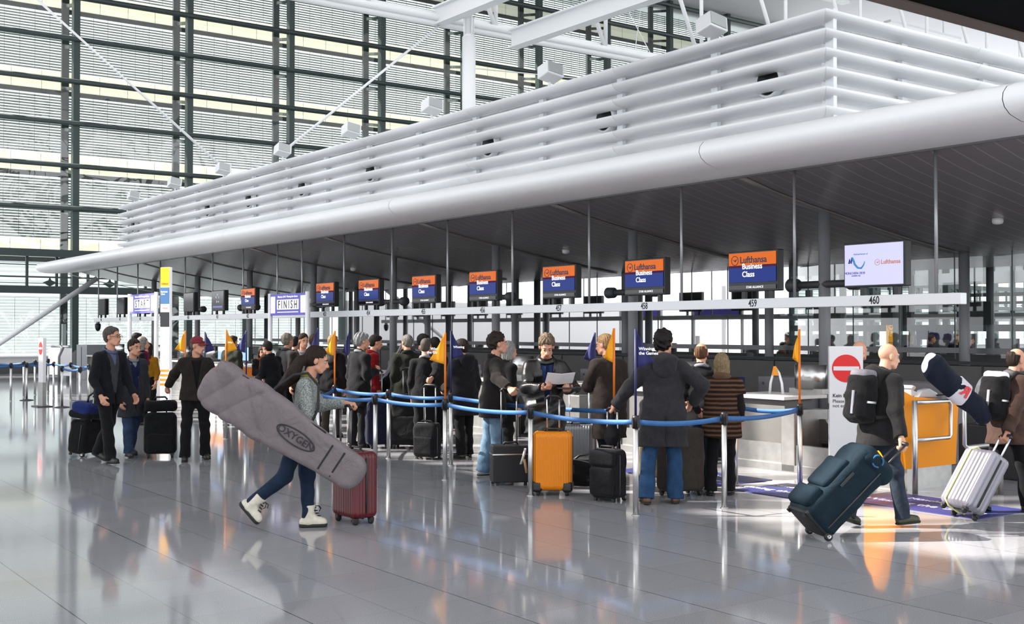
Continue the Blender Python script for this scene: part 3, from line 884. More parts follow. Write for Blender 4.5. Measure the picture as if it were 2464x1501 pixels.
# ================================================================== CHECK-IN COUNTERS
def counter_proto():
    t = thing('checkin_counter', '', 'counter')
    m = MB(); m.box2((0, -1.62, 0.0), (0.08, -1.10, 0.34)); m.box2((0.02, -0.90, 0.0), (0.08, 0.02, 0.34)); m.box2((-0.02, -1.64, 0.0), (0.06, 0.02, 0.09)); m.build('base_panel', M_STEELPANEL, t)
    m = MB(); m.box2((-0.02, -1.12, 0), (0.62, -0.90, 0.76)); m.build('pillar', M_STEELPANEL, t, bevel=0.012)
    m = MB(); m.box2((0.10, -0.86, 0.0), (0.62, 0.0, 0.88)); m.build('desk_body', M_GREY, t)
    m = MB(); m.box2((0.02, -0.02, 0.09), (0.10, 0.08, 0.88)); m.build('corner_post', M_STEELPANEL, t)
    m = MB(); m.box2((0.02, -0.92, 0.88), (0.85, 0.08, 0.925)); m.build('desk_top', mat('pale desk top', 'd6d3ce', 0.4), t, bevel=0.006)
    m = MB(); m.box2((0.5, -1.84, 0.0), (0.95, -1.12, 0.52)); m.build('conveyor', mat('dark conveyor belt', '252427', 0.7), t)
    m = MB(); m.box2((0.45, -1.84, 0.34), (0.5, -1.12, 0.64)); m.build('scale_front', mat('dark scale panel', '4a4847', 0.5), t)
    m = MB()
    P = []
    for k in range(13):
        a = PI * 0.5 + PI * k / 12
        P.append([(1.02 + 0.23 * math.cos(a), -0.55 + 0.23 * math.sin(a), z) for z in (0.98, 1.30)])
    m.grid(P); m.build('screen_shroud', M_CHROME, t, thick=0.012)
    m = MB(); m.box2((0.84, -0.85, 0.925), (1.25, -0.30, 0.99)); m.build('shroud_shelf', M_STEELPANEL, t)
    m = MB(); m.box2((2.1, -1.75, 0.0), (2.6, -0.75, 1.06)); m.build('cabinet', mat('mid grey cabinet', '77757a', 0.55), t, bevel=0.01)
    m = MB(); m.cyl((2.09, -0.86, 0.96), (2.10, -0.86, 0.96), 0.02, 10); m.build('cabinet_lock', M_CHROME, t)
    return t
cp = counter_proto()
M_NAVYSEAT = mat('navy seat fabric', '1b2a63', 0.85)
def chair(x, y, rz, label):
    t = thing('office_chair', label, 'chair', (x, y, 0), rz)
    m = MB(); m.box((0, 0, 0.47), (0.44, 0.44, 0.08)); m.build('seat', M_NAVYSEAT, t, bevel=0.03)
    m = MB(); P = [[(0.20 * u, -0.22 - 0.05 * (1 - u * u), 0.55 + 0.5 * v) for v in (0, 0.25, 0.5, 0.75, 1)] for u in (-1, -0.5, 0, 0.5, 1)]
    m.grid(P); m.build('backrest', M_NAVYSEAT, t, thick=0.05)
    m = MB(); m.cyl((0, 0, 0.10), (0, 0, 0.43), 0.03, 10); m.build('gas_lift', M_BLACK, t)
    for k in range(5):
        a = 2 * PI * k / 5
        m = MB(); m.bar((0, 0, 0.12), (0.27 * math.cos(a), 0.27 * math.sin(a), 0.07), 0.04, 0.035); m.lathe([(0.03, -0.012), (0.03, 0.012)], (0.27 * math.cos(a), 0.27 * math.sin(a), 0.03), n=12, axis='y'); m.build('leg', M_BLACK, t)
for i, (n_, y) in enumerate(MON.items()):
    if n_ == 460: continue
    nw = 'four-' + DG[n_ // 10 % 10] + '-' + DG[n_ % 10]
    lb = 'steel check-in counter under the beam number ' + nw
    t = cp if n_ == 459 else dup(cp)
    t.location = (11.16, y - 0.03, 0); t['label'] = lb
    if n_ >= 455: chair(12.75, y - 0.55, R(90), 'navy office chair behind the counter under the beam number ' + nw)
# A-shaped leaflet holder on the desk of 459
t = thing('leaflet_stand', 'small white and orange arch-shaped sign standing on the check-in desk', 'sign', (11.62, 10.16, 0.925))
for s in (-1, 1):
    m = MB(); m.tube([(0, 0.11 * s, 0), (0, 0.095 * s, 0.14), (0, 0.05 * s, 0.27), (0, 0.0, 0.335)], [0.018, 0.017, 0.015, 0.012], 8); m.build('side', M_WHITE, t)
m = MB(); m.prism([(-0.055, 0), (0.055, 0), (0.022, 0.12), (-0.022, 0.12)], xform((-0.022, 0, 0.24), (0, -1, 0), (0, 0, 1)), 0.006); m.build('orange_tip', mat('orange plastic', 'f09a22', 0.5), t)

# yellow end desk and its chrome rails
M_YEL = mat('yellow laminate', 'e88f00', 0.42, spec=0.4)
pe = G(2180, 1182)
yd = thing('yellow_service_desk', 'bright yellow service desk on a grey plinth beside the no-entry sign', 'desk', (pe.x, pe.y, 0))
m = MB()
vs = [(-0.10, -0.03, 1.10), (0.06, -0.06, 1.03), (0.90, -0.06, 0.95), (0.90, 0.55, 0.95), (-0.10, 0.55, 1.10), (0.0, 0.0, 0.24), (0.06, -0.02, 0.24), (0.90, -0.02, 0.24), (0.90, 0.55, 0.24), (0.0, 0.55, 0.24)]
m.add(vs, [(0, 1, 2, 3, 4), (9, 8, 7, 6, 5), (0, 5, 6, 1), (1, 6, 7, 2), (2, 7, 8, 3), (3, 8, 9, 4), (4, 9, 5, 0)])
m.build('body', M_YEL, yd)
m = MB(); m.box2((0.05, 0.02, 0), (0.88, 0.5, 0.24)); m.build('plinth', M_STEELPANEL, yd)
pr = G(2202, 1188)
rl = thing('chrome_rail', 'chrome tube rail in front of the yellow desk', 'rail', (pr.x, pr.y, 0))
m = MB(); m.cyl((0, 0, 0), (0, 0, 1.0), 0.03, 16); m.build('post', M_CHROME, rl)
m = MB(); m.tube([(0.0, 0, 0.975), (0.62, 0, 0.975), (0.66, 0, 0.935), (0.66, 0, 0.60), (0.62, 0, 0.57), (0, 0, 0.57)], 0.022, 10); m.build('loop', M_CHROME, rl)
pr2 = G(2408, 1190)
rl2 = thing('chrome_rail', 'chrome tube rail behind the silver suitcase', 'rail', (pr2.x, pr2.y, 0))
m = MB(); m.cyl((0, 0, 0), (0, 0, 1.0), 0.03, 16); m.build('post', M_CHROME, rl2)
m = MB(); m.tube([(0.0, 0, 0.975), (-0.62, 0, 0.975), (-0.66, 0, 0.935), (-0.66, 0, 0.57), (-0.62, 0, 0.54), (0, 0, 0.54)], 0.022, 10); m.build('loop', M_CHROME, rl2)
# things on the yellow desk
dz_ = 1.06
t = thing('telephone', 'pale desk telephone lying on the yellow service desk', 'telephone', (pe.x + 0.30, pe.y + 0.2, 1.022), 0.3)
m = MB(); m.prism([(-0.11, 0), (0.11, 0), (0.11, 0.03), (-0.09, 0.075), (-0.11, 0.07)], xform((0, 0.09, 0), (1, 0, 0), (0, 0, 1)), 0.18); m.build('base', mat('grey phone plastic', 'b9bcc0', 0.5), t)
m = MB(); m.tube([(-0.06, -0.10, 0.085), (-0.05, -0.08, 0.10), (-0.05, 0.08, 0.10), (-0.06, 0.10, 0.085)], [0.03, 0.022, 0.022, 0.03], 10); m.build('handset', mat('grey phone plastic', 'b9bcc0', 0.5), t)
t = thing('scanner', 'grey handheld scanner with dangling cable on the yellow desk', 'scanner', (pe.x + 0.60, pe.y + 0.16, 0.99), -0.3)
m = MB(); m.prism([(-0.14, 0), (0.12, 0), (0.14, 0.05), (0.02, 0.11), (-0.08, 0.09)], xform((0, 0.05, 0.0), (1, 0, 0), (0, 0, 1)), 0.10); m.build('body', mat('scanner grey', '9aa0a6', 0.4), t, bevel=0.02)
m = MB(); m.tube([(0.1, -0.06, 0.03), (0.14, -0.16, 0.04), (0.17, -0.21, 0.0), (0.17, -0.215, -0.10), (0.15, -0.215, -0.25)], 0.008, 8); m.build('cable', M_BLACK, t)
# scanner machine with a round opening behind the desk
t = thing('xray_machine', 'white baggage machine with a dark round opening behind the yellow desk', 'machine', (12.75, 7.75, 0))
m = MB(); m.box2((-0.1, -0.55, 0.0), (0.75, 0.45, 0.62)); m.build('base', mat('dark machine base', '2c2d31', 0.5), t, bevel=0.02)
m = MB(); m.lathe([(0.26, -0.36), (0.30, -0.34), (0.30, 0.34), (0.28, 0.36)], (0.3, -0.05, 0.92), n=28, axis='y'); m.build('drum', M_WHITE, t)
m = MB(); m.lathe([(0.235, -0.372), (0.23, -0.367)], (0.3, -0.05, 0.92), n=28, axis='y'); m.build('opening', M_BLACK, t)
m = MB(); m.box((-0.10, 0.12, 0.86), (0.08, 0.14, 0.46)); m.build('card_reader', mat('reader grey', 'bcbec2', 0.5), t, bevel=0.02)
m = MB(); m.box2((0.1, -0.62, 0.45), (0.75, -0.56, 0.62)); m.build('side_panel', mat('deep blue panel', '20307c', 0.5), t)

# ================================================================== SIGNS
M_SIGN = mat('sign white', 'd6d5d8', 0.5); M_RED = mat('signal red', 'd01414', 0.45); M_INK = mat('sign ink', '2a2a2e', 0.6)
def no_entry(px, py, face, label, scale=1.0, texts=True, base=False):
    p = G(px, py)
    t = thing('no_entry_sign', label, 'sign', p, heading(face))
    W, D, H_ = 0.36, 0.075, 1.56
    m = MB(); m.box((0, 0, H_ / 2 + 0.02), (W, D, H_)); m.build('board', M_SIGN, t, bevel=0.008)
    F = lambda x, z: xform((x, D / 2 + 0.001, z), (-1, 0, 0), (0, 0, 1))
    m = MB(); m.prism([(0.150 * math.cos(a), 0.150 * math.sin(a)) for a in [2 * PI * i / 40 for i in range(40)]], F(0, H_ - 0.22), 0.0035); m.build('red_disc', M_RED, t)
    m = MB(); m.prism([(-0.135, -0.022), (0.135, -0.022), (0.135, 0.022), (-0.135, 0.022)], F(0, H_ - 0.22), 0.006); m.build('white_bar', M_SIGN, t)
    if texts:
        text('sign_text', 'Kein Eintritt', 0.052, F(0.145, H_ - 0.515), M_INK, t, 'LEFT', 0.018)
        text('sign_text', 'Please do\nnot enter', 0.050, F(0.145, H_ - 0.60), M_INK, t, 'LEFT')
    m = MB(); m.box((0, 0, 0.01), (0.5 if base else 0.40, 0.34, 0.02)); m.build('base_plate', mat('dark base plate', '3a3b3e', 0.4, 0.5), t)
    if base:
        m = MB(); m.box((0, 0, 0.29), (W + 0.008, D + 0.008, 0.54)); m.build('steel_foot', M_STEELPANEL, t)
    m = MB(); m.box((W / 2 + 0.002, 0, 0.93), (0.012, 0.03, 0.06)); m.build('latch', M_BLACK, t)
    return t
no_entry(2036, 1184, 186, 'tall white no-entry sign with a red disc beside the bald backpacker')
no_entry(101, 978, 232, 'tall narrow no-entry sign among the belt posts at the far windows', texts=False, base=True)
# START and FINISH gates
M_VIO = mat('violet banner', '5a55b4', 0.5, emit=0.12); M_BANW = mat('banner white', 'f7f7fb', 0.5, emit=0.25)
def gate(word, pxa, pxb, X, ztop, label):
    a = onX(pxa, 800, X); b = onX(pxb, 800, X)
    y0, y1 = sorted((a.y, b.y)); yc = (y0 + y1) / 2; W = y1 - y0
    t = thing('banner_gate', label, 'banner', (X, yc, 0))
    for s in (-1, 1):
        m = MB(); m.cyl((0, s * W / 2, 0), (0, s * W / 2, ztop), 0.05, 14); m.build('post', M_WHITE, t)
        m = MB(); m.lathe([(0.2, 0), (0.2, 0.012), (0.06, 0.03)], (0, s * W / 2, 0)); m.build('foot_plate', M_STEELPANEL, t)
    H_ = 0.47
    m = MB(); m.box((0, 0, ztop - H_ / 2 - 0.02), (0.03, W - 0.08, H_)); m.build('banner', M_VIO, t)
    m = MB(); m.box((-0.018, 0, ztop - H_ / 2 - 0.02), (0.006, W * 0.58, H_ * 0.46)); m.build('word_panel', M_BANW, t)
    for s in (-1, 1):
        m = MB(); m.box((-0.018, s * W * 0.40, ztop - H_ / 2 - 0.02), (0.006, W * 0.12, H_ * 0.78)); m.build('side_panel', M_BANW, t)
    wo = text('banner_word', ' '.join(word), 0.25, FACE(-0.022, 0, ztop - H_ / 2 - 0.03), M_INK, t, bold=0.012)
    ww = max(v.co.x for v in wo.data.vertices) - min(v.co.x for v in wo.data.vertices)
    k_ = W * 0.50 / ww
    for v in wo.data.vertices: v.co.x *= k_
    text('banner_line', 'M\u00fcnchen 2018  Winning the Games', 0.062 * W / 1.95, FACE(-0.02, 0, ztop - 0.085), M_BANW, t, sx=1.15, bold=0.015)
    m = MB(); m.box((-0.018, 0, ztop - H_ + 0.05), (0.006, W * 0.56, 0.02)); m.build('rule', M_BANW, t)
gate('START', 312, 376, 9.2, 2.66, 'violet START banner between two posts')
gate('FINISH', 650, 740, 10.75, 2.57, 'violet FINISH banner between two posts')
# lit pylon
p = G(399, 988)
t = thing('pylon_sign', 'tall slim white pylon with a yellow head beside the man in the red cap', 'sign', (p.x, p.y, 0), heading(200))
HP = 3.13
m = MB(); m.box((0, 0, HP / 2), (0.24, 0.10, HP)); m.build('body', mat('pylon white', 'f2f3f5', 0.35, emit=0.25), t, bevel=0.012)
FP = lambda x, z: xform((x, 0.051, z), (-1, 0, 0), (0, 0, 1))
def plate(name, z0, z1, m_): 
    mb = MB(); mb.prism([(-0.115, z0), (0.115, z0), (0.115, z1), (-0.115, z1)], FP(0, 0), 0.004); mb.build(name, m_, t)
plate('yellow_head', HP - 0.42, HP - 0.005, mat('pylon yellow', 'f2ae00', 0.4, emit=0.3)); plate('blue_field', HP - 0.80, HP - 0.44, mat('pylon blue', '3a6696', 0.4, emit=0.12)); plate('black_field', HP - 1.30, HP - 0.98, M_SCRK)
text('pylon_text', 'Lufthansa', 0.046, FP(0.0, HP - 0.36) @ Matrix.Translation((0, 0, 0.005)), mat('red lettering', 'd8452a', 0.5), t, bold=0.015)
text('pylon_text', 'Business\nClass', 0.052, FP(0.105, HP - 0.56) @ Matrix.Translation((0, 0, 0.005)), M_TXW, t, 'LEFT', 0.01)
text('pylon_text', 'Check-in', 0.04, FP(0.0, HP - 0.89) @ Matrix.Translation((0, 0, 0.005)), mat('red lettering', 'd8452a', 0.5), t, bold=0.015)
for k in range(4): plate('arrow_strip', 0.55 + k * 0.10, 0.60 + k * 0.10, mat('orange plastic', 'f09a22', 0.5))
# slanted kiosk beside it
p = G(354, 968)
t = thing('info_kiosk', 'white slanted self-service kiosk beside the tall pylon', 'kiosk', (p.x, p.y, 0), heading(150))
m = MB(); m.prism([(-0.30, 0.0), (0.22, 0.0), (0.22, 0.92), (0.05, 1.08), (-0.30, 0.72)], xform((0.28, 0, 0), (0, 1, 0), (0, 0, 1)), -0.0, -0.56); m.build('body', M_WHITE, t, bevel=0.02)
m = MB(); m.tube([(0.34, -0.28, 0), (0.34, -0.28, 0.72), (0.34, 0.05, 1.06)], 0.02, 10); m.build('side_tube', M_CHROME, t)
m = MB(); m.box((0, -0.13, 0.915), (0.4, 0.36, 0.006), Matrix.Rotation(R(46), 3, 'X')); m.build('screen', mat('kiosk screen', '9fb4d8', 0.2, emit=0.2), t)
# yellow pylon and red lamp seen through the glass
p = onX(2148, 845, 24.5)
t = thing('yellow_pylon', 'bright yellow sign pylon behind the glass partition', 'sign', (24.5, p.y, 0), 0)
m = MB(); m.box((0, 0, 1.0), (0.12, 0.30, 2.0)); m.build('body', mat('far pylon yellow', 'ffb000', 0.4, emit=0.35), t, bevel=0.01)
crane_badge(t, -0.063, 0, 1.84, 0.09, M_INK)
for k in range(4):
    m = MB(); m.box((-0.062, 0.0, 1.45 - 0.07 * k), (0.004, 0.2, 0.025)); m.build('text_line', M_SIGN, t)

# ================================================================== BLUE FLOOR MATS
M_MAT = mat('blue floor graphic', '2f3370', 0.5); M_MATW = mat('floor graphic white', 'd8d9ea', 0.5)
def floor_mat_(a, b, label):
    x0, x1 = sorted((a[0], b[0])); y0, y1 = sorted((a[1], b[1]))
    t = thing('floor_mat', label, 'mat', ((x0 + x1) / 2, (y0 + y1) / 2, 0))
    w, h = x1 - x0, y1 - y0
    m = MB(); m.box((0, 0, 0.004), (w, h, 0.006)); m.build('sheet', M_MAT, t)
    text('mat_text', 'Winning the Games', 0.17, xform((-0.12, 0, 0.0075), (0, -1, 0), (1, 0, 0)), M_MATW, t, bold=0.01, depth=0.0005)
    text('mat_text', 'M\u00fcnchen 2018', 0.13, xform((0.2, 0, 0.0075), (0, -1, 0), (1, 0, 0)), M_MATW, t, bold=0.01, depth=0.0005)
q = G(1905, 1200); r_ = G(1757, 1179); e = G(2210, 1183)
floor_mat_((q.x, q.y), (q.x + 0.9, r_.y), 'blue printed floor mat in front of the striped woman, before the steel counters')
floor_mat_((q.x + 0.35, q.y - 1.9), (q.x + 1.25, q.y - 0.3), 'blue printed floor mat in front of the yellow desk')
q2 = G(1500, 1136)
floor_mat_((q2.x, q2.y - 1.6), (q2.x + 0.9, q2.y + 0.2), 'blue printed floor mat behind the man in the grey coat')

# ================================================================== BELT POSTS AND FLAGS
M_BELT = mat('blue belt webbing', '2a5e96', 0.6, vary=0.08, scale=40)
PH = 0.945
POSTS = {}
def post(key, px, py, label, base=True, slot=0):
    p = G(px, py)
    t = thing('belt_post', label, 'belt post', p)
    m = MB(); m.cyl((0, 0, 0.0), (0, 0, PH - 0.12), 0.0275, 18); m.build('tube', M_CHROME, t)
    m = MB(); m.lathe([(0.033, PH - 0.12), (0.034, PH - 0.02), (0.030, PH)], n=18)
    for k in range(4): m.box((0.034 * math.cos(k * PI / 2), 0.034 * math.sin(k * PI / 2), PH - 0.065), (0.018, 0.018, 0.085))
    m.build('cassette', M_BLACK, t)
    m = MB()
    if base: m.lathe([(0.165, 0), (0.165, 0.012), (0.06, 0.03), (0.03, 0.035)])
    else: m.lathe([(0.04, 0), (0.04, 0.006), (0.03, 0.01)])
    m.build('base', mat('dark post base', '4a4b4d', 0.35, 0.6) if base else M_CHROME, t)
    POSTS[key] = t
    return t
def belt(a, b, z=PH - 0.065, sag=0.03):
    A_, B_ = POSTS[a], POSTS[b]
    va, vb = Vector(A_.location), Vector(B_.location)
    d = (vb - va); L = d.length; d.normalize()
    n = 12
    m = MB()
    P = []
    for i in range(n + 1):
        t = i / n
        p = d * (0.036 + (L - 0.072) * t); zz = z - sag * 4 * t * (1 - t)
        P.append([(p.x, p.y, zz - 0.024), (p.x, p.y, zz + 0.024)])
    m.grid(P); o = m.build('belt', M_BELT, A_, thick=0.003)
def flag(key, colour, tipdx, label, h=0.80, word=None, w=0.26, z0=PH):
    A_ = POSTS[key]
    p = Vector(A_.location)
    t = thing('pennant_flag', label, 'flag', (p.x, p.y, z0), heading(0))
    pc, fc = ('dd7410', 'eaa012') if colour == 'y' else ('1c1e4e', '24265c')
    m = MB(); m.cyl((0, 0, 0.002), (0, 0, h), 0.0125, 10); m.build('pole', mat('pole ' + pc, pc, 0.5), t)
    s = 1 if tipdx > 0 else -1
    m = MB(); P = []
    for i in range(9):
        u = i / 8
        row = []
        for j in range(9):
            v = j / 8
            x = s * (0.012 + abs(tipdx) * u * (0.25 + 0.75 * v))
            y = 0.03 * math.sin(7 * u + 3 * v) * u + 0.012 * s
            z = h - 0.01 - v * 0.36 - u * (0.10 * (1 - v) - 0.05 * v)
            row.append((x, y, z))
        P.append(row)
    m.grid(P); m.build('cloth', mat('flag cloth ' + fc, fc, 0.8), t, thick=0.003)
    if word:
        text('flag_text', word, 0.042, xform((s * 0.03, -0.006, h - 0.21), (1, 0, 0), (0, 0, 1)), M_TXW, t, 'LEFT' if s > 0 else 'RIGHT', 0.01)
    return t
FR = 'of the front belt row'
post('A', 903, 1129, 'steel belt post just behind the red suitcase', False)
post('B', 1071, 1155, 'steel belt post with a yellow flag between the red suitcase and the flight case', False)
post('C', 1277, 1193, 'steel belt post in front of the yellow suitcase', False)
post('D', 1530, 1240, 'nearest steel belt post, with a navy flag before the grey-coated man', False)
post('E', 1743, 1222, 'steel belt post in front of the woman in the striped sweater', False)
post('F', 1925, 1180, 'steel belt post with an orange flag pole beside the blue floor mat', False)
post('Z', 765, 1108, 'steel belt post hidden behind the woman with the snowboard bag', False)
post('G', 805, 1080, 'steel belt post with a yellow flag behind the woman with the snowboard bag', False)
post('H', 935, 1103, 'steel belt post beside the dark navy suitcase in the queue', False)
post('I', 1085, 1120, 'steel belt post with a navy flag beside the man in the fur-collared coat', False)
post('J', 1478, 1188, 'steel belt post with a yellow flag behind the black trolley bag', False)
post('Q', 1770, 1166, 'steel belt post hidden behind the woman in the striped sweater', False)
for a, b in ('ZA', 'AB', 'BC', 'CD', 'DE', 'EF', 'ZG', 'GH', 'HI', 'IJ', 'FQ'): belt(a, b)
post('K', 543, 1056, 'steel belt post under a yellow flag behind the grey snowboard bag', False)
post('L', 592, 1046, 'steel belt post under a navy flag behind the grey snowboard bag', False)
post('M', 445, 1040, 'steel belt post under a yellow flag behind the man in the red cap', False)
post('N', 492, 1034, 'steel belt post under a navy flag behind the man in the red cap', False)
post('O', 840, 1062, 'steel belt post under a navy flag behind the silver-haired man', False)
for a, b in ('MN', 'NK', 'KL'): belt(a, b)
flag('B', 'y', -0.17, 'yellow pennant flag on the belt post right of the suited man', 0.78, 'Winning\nthe Games', z0=PH)
flag('I', 'b', 0.16, 'navy pennant flag close beside the big yellow pennant', 0.80, 'Winning')
flag('D', 'b', 0.17, 'navy pennant flag beside the grey-coated man with white lettering', 0.82, 'Winning\nthe Games')
flag('F', 'y', -0.07, 'orange-yellow pennant flag hanging limp by the no-entry sign', 0.82)
flag('J', 'y', -0.10, 'yellow pennant flag in front of the brown-coated man', 0.83)
flag('G', 'y', -0.13, 'yellow pennant flag in front of the blond man', 0.80)
flag('Z', 'b', -0.13, 'navy pennant flag above the dark-haired woman with the snowboard bag', 0.84)
flag('O', 'b', -0.10, 'navy pennant flag behind the silver-haired man', 0.78)
flag('K', 'y', 0.17, 'yellow pennant flag above the end of the snowboard bag', 0.82, 'Win')
flag('L', 'b', -0.18, 'navy pennant flag between the snowboard bag and the service desk', 0.80, 'Win')
flag('M', 'y', -0.16, 'yellow pennant flag left of the red cap', 0.80)
flag('N', 'b', 0.16, 'navy pennant flag right of the red cap', 0.78)
# extra navy flag left of the brown coat
post('P', 1432, 1138, 'steel belt post behind the black trolley bags in the queue', False)
flag('P', 'b', -0.13, 'navy pennant flag left of the brown-coated man', 0.78)
LP = [(26, 965), (57, 955), (64, 963), (84, 950), (116, 942), (129, 958), (149, 980), (170, 962), (192, 985), (213, 972)]
LN = ['leftmost steel belt post by the far windows', 'second steel belt post by the far windows, behind its neighbour', 'steel belt post with a round base left of the narrow no-entry sign', 'steel belt post directly left of the narrow no-entry sign', 'steel belt post directly behind the narrow no-entry sign, farthest back', 'slim steel belt post right of the narrow no-entry sign', 'steel belt post with a dark round base nearest the narrow no-entry sign', 'steel belt post halfway between the no-entry sign and the suited man', 'steel belt post one before the man in the dark suit', 'steel belt post closest to the man in the dark suit']
for i, ((px, py), lb) in enumerate(zip(LP, LN)): post('l%d' % i, px, py, lb, i in (2, 6))
post('la', -40, 968, 'steel belt post at the very left edge by the far windows'); post('lb', -30, 953, 'steel belt post behind the leftmost one')
for a, b in (('a', 0), ('b', 1), (0, 2), (2, 5), (5, 7), (7, 9), (1, 3), (3, 4), (6, 8), (8, 9)): belt('l%s' % a, 'l%s' % b)
# ================================================================== PEOPLE
def rotm(ax, deg): return Matrix.Rotation(R(deg), 3, ax)
def npv(*a): return Vector(a)
def unit(v): v = Vector(v); return v.normalized()
SKIN = {'light': 'bb8870', 'fair': 'c9987e', 'tan': 'a5775d'}
M_EYEW = mat('eye white', 'a89f98', 0.35); M_IRIS = mat('eye iris', '2d2018', 0.3); M_LIP = mat('lips', '8e5248', 0.5)
def hair_mat(col):
    c = tuple(int(col[i:i + 2], 16) / 255 * 0.76 for i in (0, 2, 4))
    m = mat('hair ' + col, c, 0.6, 0, 0.5, 1.0, 0.7, 1.0, spec=0.22)
    nt = m.node_tree
    if 'Mapping' not in nt.nodes:
        mp = nt.nodes.new('ShaderNodeMapping'); mp.inputs['Scale'].default_value = (130, 130, 16)
        tc = [n for n in nt.nodes if n.type == 'TEX_COORD'][0]; nt.links.new(tc.outputs['Object'], mp.inputs['Vector'])
        for n in nt.nodes:
            if n.type == 'TEX_NOISE': nt.links.new(mp.outputs['Vector'], n.inputs['Vector'])
    return m

def person(label, px, py, H, face, hair=('short', '3a2a20'), skin='light', top=('jacket', '1b1b1e'), legs=((2, 2, 0, 0), (-2, 4, 0, 0)),
           pants=('1a1a1e', 1.0), shoes=('shoe', '15130f'), lean=3, twist=0, head=(0, 0), RH=None, LH=None, Rw=None, Lw=None, g=1.0, sh=1.0,
           hem=None, layers=(), extras=(), grip=(25, 25), sleeve=None, hood=None, seed=0, elbow=(None, None), facing_hand=(None, None), sit=None, bot=None, group=None):
    p = G(px, py)
    s = H / 1.78
    rz = heading(face)
    dist = math.hypot(p.x, p.y)
    cb = min(0.014, max(0.0062, dist * 0.00055)); cc = cb * 1.45
    root = thing('person', label, 'person', p, rz, group)
    root.scale = (s, s, s)
    W2L = root.rotation_euler.to_matrix().transposed()
    def local(w): return (W2L @ (Vector(w) - Vector(p))) / s
    # ---- legs
    joints = []
    low = 9
    for sd, (th, kn, spl, foot) in zip((1, -1), legs):
        hp = npv(0.092 * sd, 0, 0)
        a = R(th); b = R(th - kn); sp = math.sin(R(spl)) * sd
        d1 = unit((sp, math.sin(a), -math.cos(a))); d2 = unit((sp * 0.6, math.sin(b), -math.cos(b)))
        kne = hp + d1 * 0.43; ank = kne + d2 * 0.42
        toe = rotm('Z', -9 * sd)
        f = toe @ (rotm('X', -foot) @ npv(0, 1, 0)); u = toe @ (rotm('X', -foot) @ npv(0, 0, 1))
        for q in (-0.06, 0.05, 0.19): low = min(low, (ank + f * q - u * 0.088).z)
        joints.append((hp, kne, ank, f, u, d2))
    pz = -low if sit is None else sit
    P0 = npv(0, 0, pz)
    joints = [tuple([j[0] + P0, j[1] + P0, j[2] + P0]) + j[3:] for j in joints]
    # ---- torso frame
    U = rotm('X', -lean) @ npv(0, 0, 1); Vv = rotm('X', -lean) @ npv(0, 1, 0); X = npv(1, 0, 0)
    TM = Matrix((X, Vv, U)).transposed()
    sc = (1, 0.64, 1)
    tw = rotm('Z', -twist)
    def T(x, y, u): return P0 + TM @ (tw @ npv(x, y, u))
    shx = 0.172 * sh
    S = [T(shx * sd, -0.005, 0.442) for sd in (1, -1)]
    neck0 = T(0, -0.01, 0.50); 
    HM = tw @ rotm('Z', -head[0]) @ rotm('X', -head[1] - lean * 0.3)
    HC = T(0, 0.02, 0.59) + HM @ npv(0, 0.02, 0.105)
    # ---- arms
    arms = []
    for sd, tgt, wt, eh, i in ((1, RH, Rw, elbow[0], 0), (-1, LH, Lw, elbow[1], 1)):
        Sh = S[i]
        if wt is not None: t_ = local(wt)
        elif tgt is not None: t_ = npv(*tgt)
        else: t_ = Sh + npv(0.045 * sd, 0.06, -0.535)
        v = t_ - Sh
        l1, l2 = 0.29, 0.265
        dl = min(v.length, l1 + l2 - 0.004); v.normalize(); wr = Sh + v * dl
        h = npv(*(eh or (0.45 * sd, -1.0, -0.5)))
        h = (h - v * h.dot(v)); h.normalize()
        x = (l1 * l1 - l2 * l2 + dl * dl) / (2 * dl); y = math.sqrt(max(l1 * l1 - x * x, 0))
        el = Sh + v * x + h * y
        arms.append((Sh, el, wr))
    m_skin = mat('skin ' + skin, SKIN.get(skin, skin), 0.5, 0, 0.05, 12, spec=0.35)
    # ---- body: one surface from crown to ankle, with hands
    A = []
    H_ = lambda x, y, z: HC + HM @ npv(x, y, z)
    A.append(ell(H_(0, -0.012, 0.035), (0.074, 0.094, 0.088), HM))
    A.append(ell(H_(0, 0.022, -0.032), (0.058, 0.072, 0.083), HM))
    A.append(cap(H_(-0.02, 0.062, -0.088), H_(0.02, 0.062, -0.088), 0.022))
    A.append(cap(H_(-0.045, 0.02, -0.07), H_(-0.02, 0.055, -0.088), 0.022)); A.append(cap(H_(0.045, 0.02, -0.07), H_(0.02, 0.055, -0.088), 0.022))
    A.append(cap(H_(0, 0.088, 0.012), H_(0, 0.110, -0.030), 0.009, 0.014)); A.append(cap(H_(-0.013, 0.096, -0.036), H_(0.013, 0.096, -0.036), 0.010))
    A.append(cap(H_(-0.036, 0.078, 0.030), H_(0.036, 0.078, 0.030), 0.012))
    A.append(cap(H_(-0.016, 0.086, -0.062), H_(0.016, 0.086, -0.062), 0.012))
    for e in (-1, 1): A.append(ell(H_(0.077 * e, -0.008, -0.006), (0.012, 0.021, 0.032), HM))
    A.append(cap(neck0 + npv(0, 0, -0.03), H_(0, -0.02, -0.05), 0.060, 0.054))
    A.append(framed(cap((0, 0, -0.02), (0, 0, 0.14), 0.150 * g, 0.135 * g), P0, TM, sc))
    A.append(framed(cap((0, 0, 0.14), (0, 0, 0.36), 0.135 * g, 0.150 * g), P0, TM, sc))
    A.append(cap(S[0], S[1], 0.052))
    for Sh, el, wr in arms:
        A.append(cap(Sh, el, 0.052, 0.040)); A.append(cap(el, wr, 0.039, 0.027))
    for hp, kn, an, f, u, d2 in joints:
        A.append(cap(hp, kn, 0.085, 0.055)); A.append(cap(kn, an, 0.054, 0.038)); A.append(cap(an, an + f * 0.11 - u * 0.05, 0.038, 0.028))
    hands = []
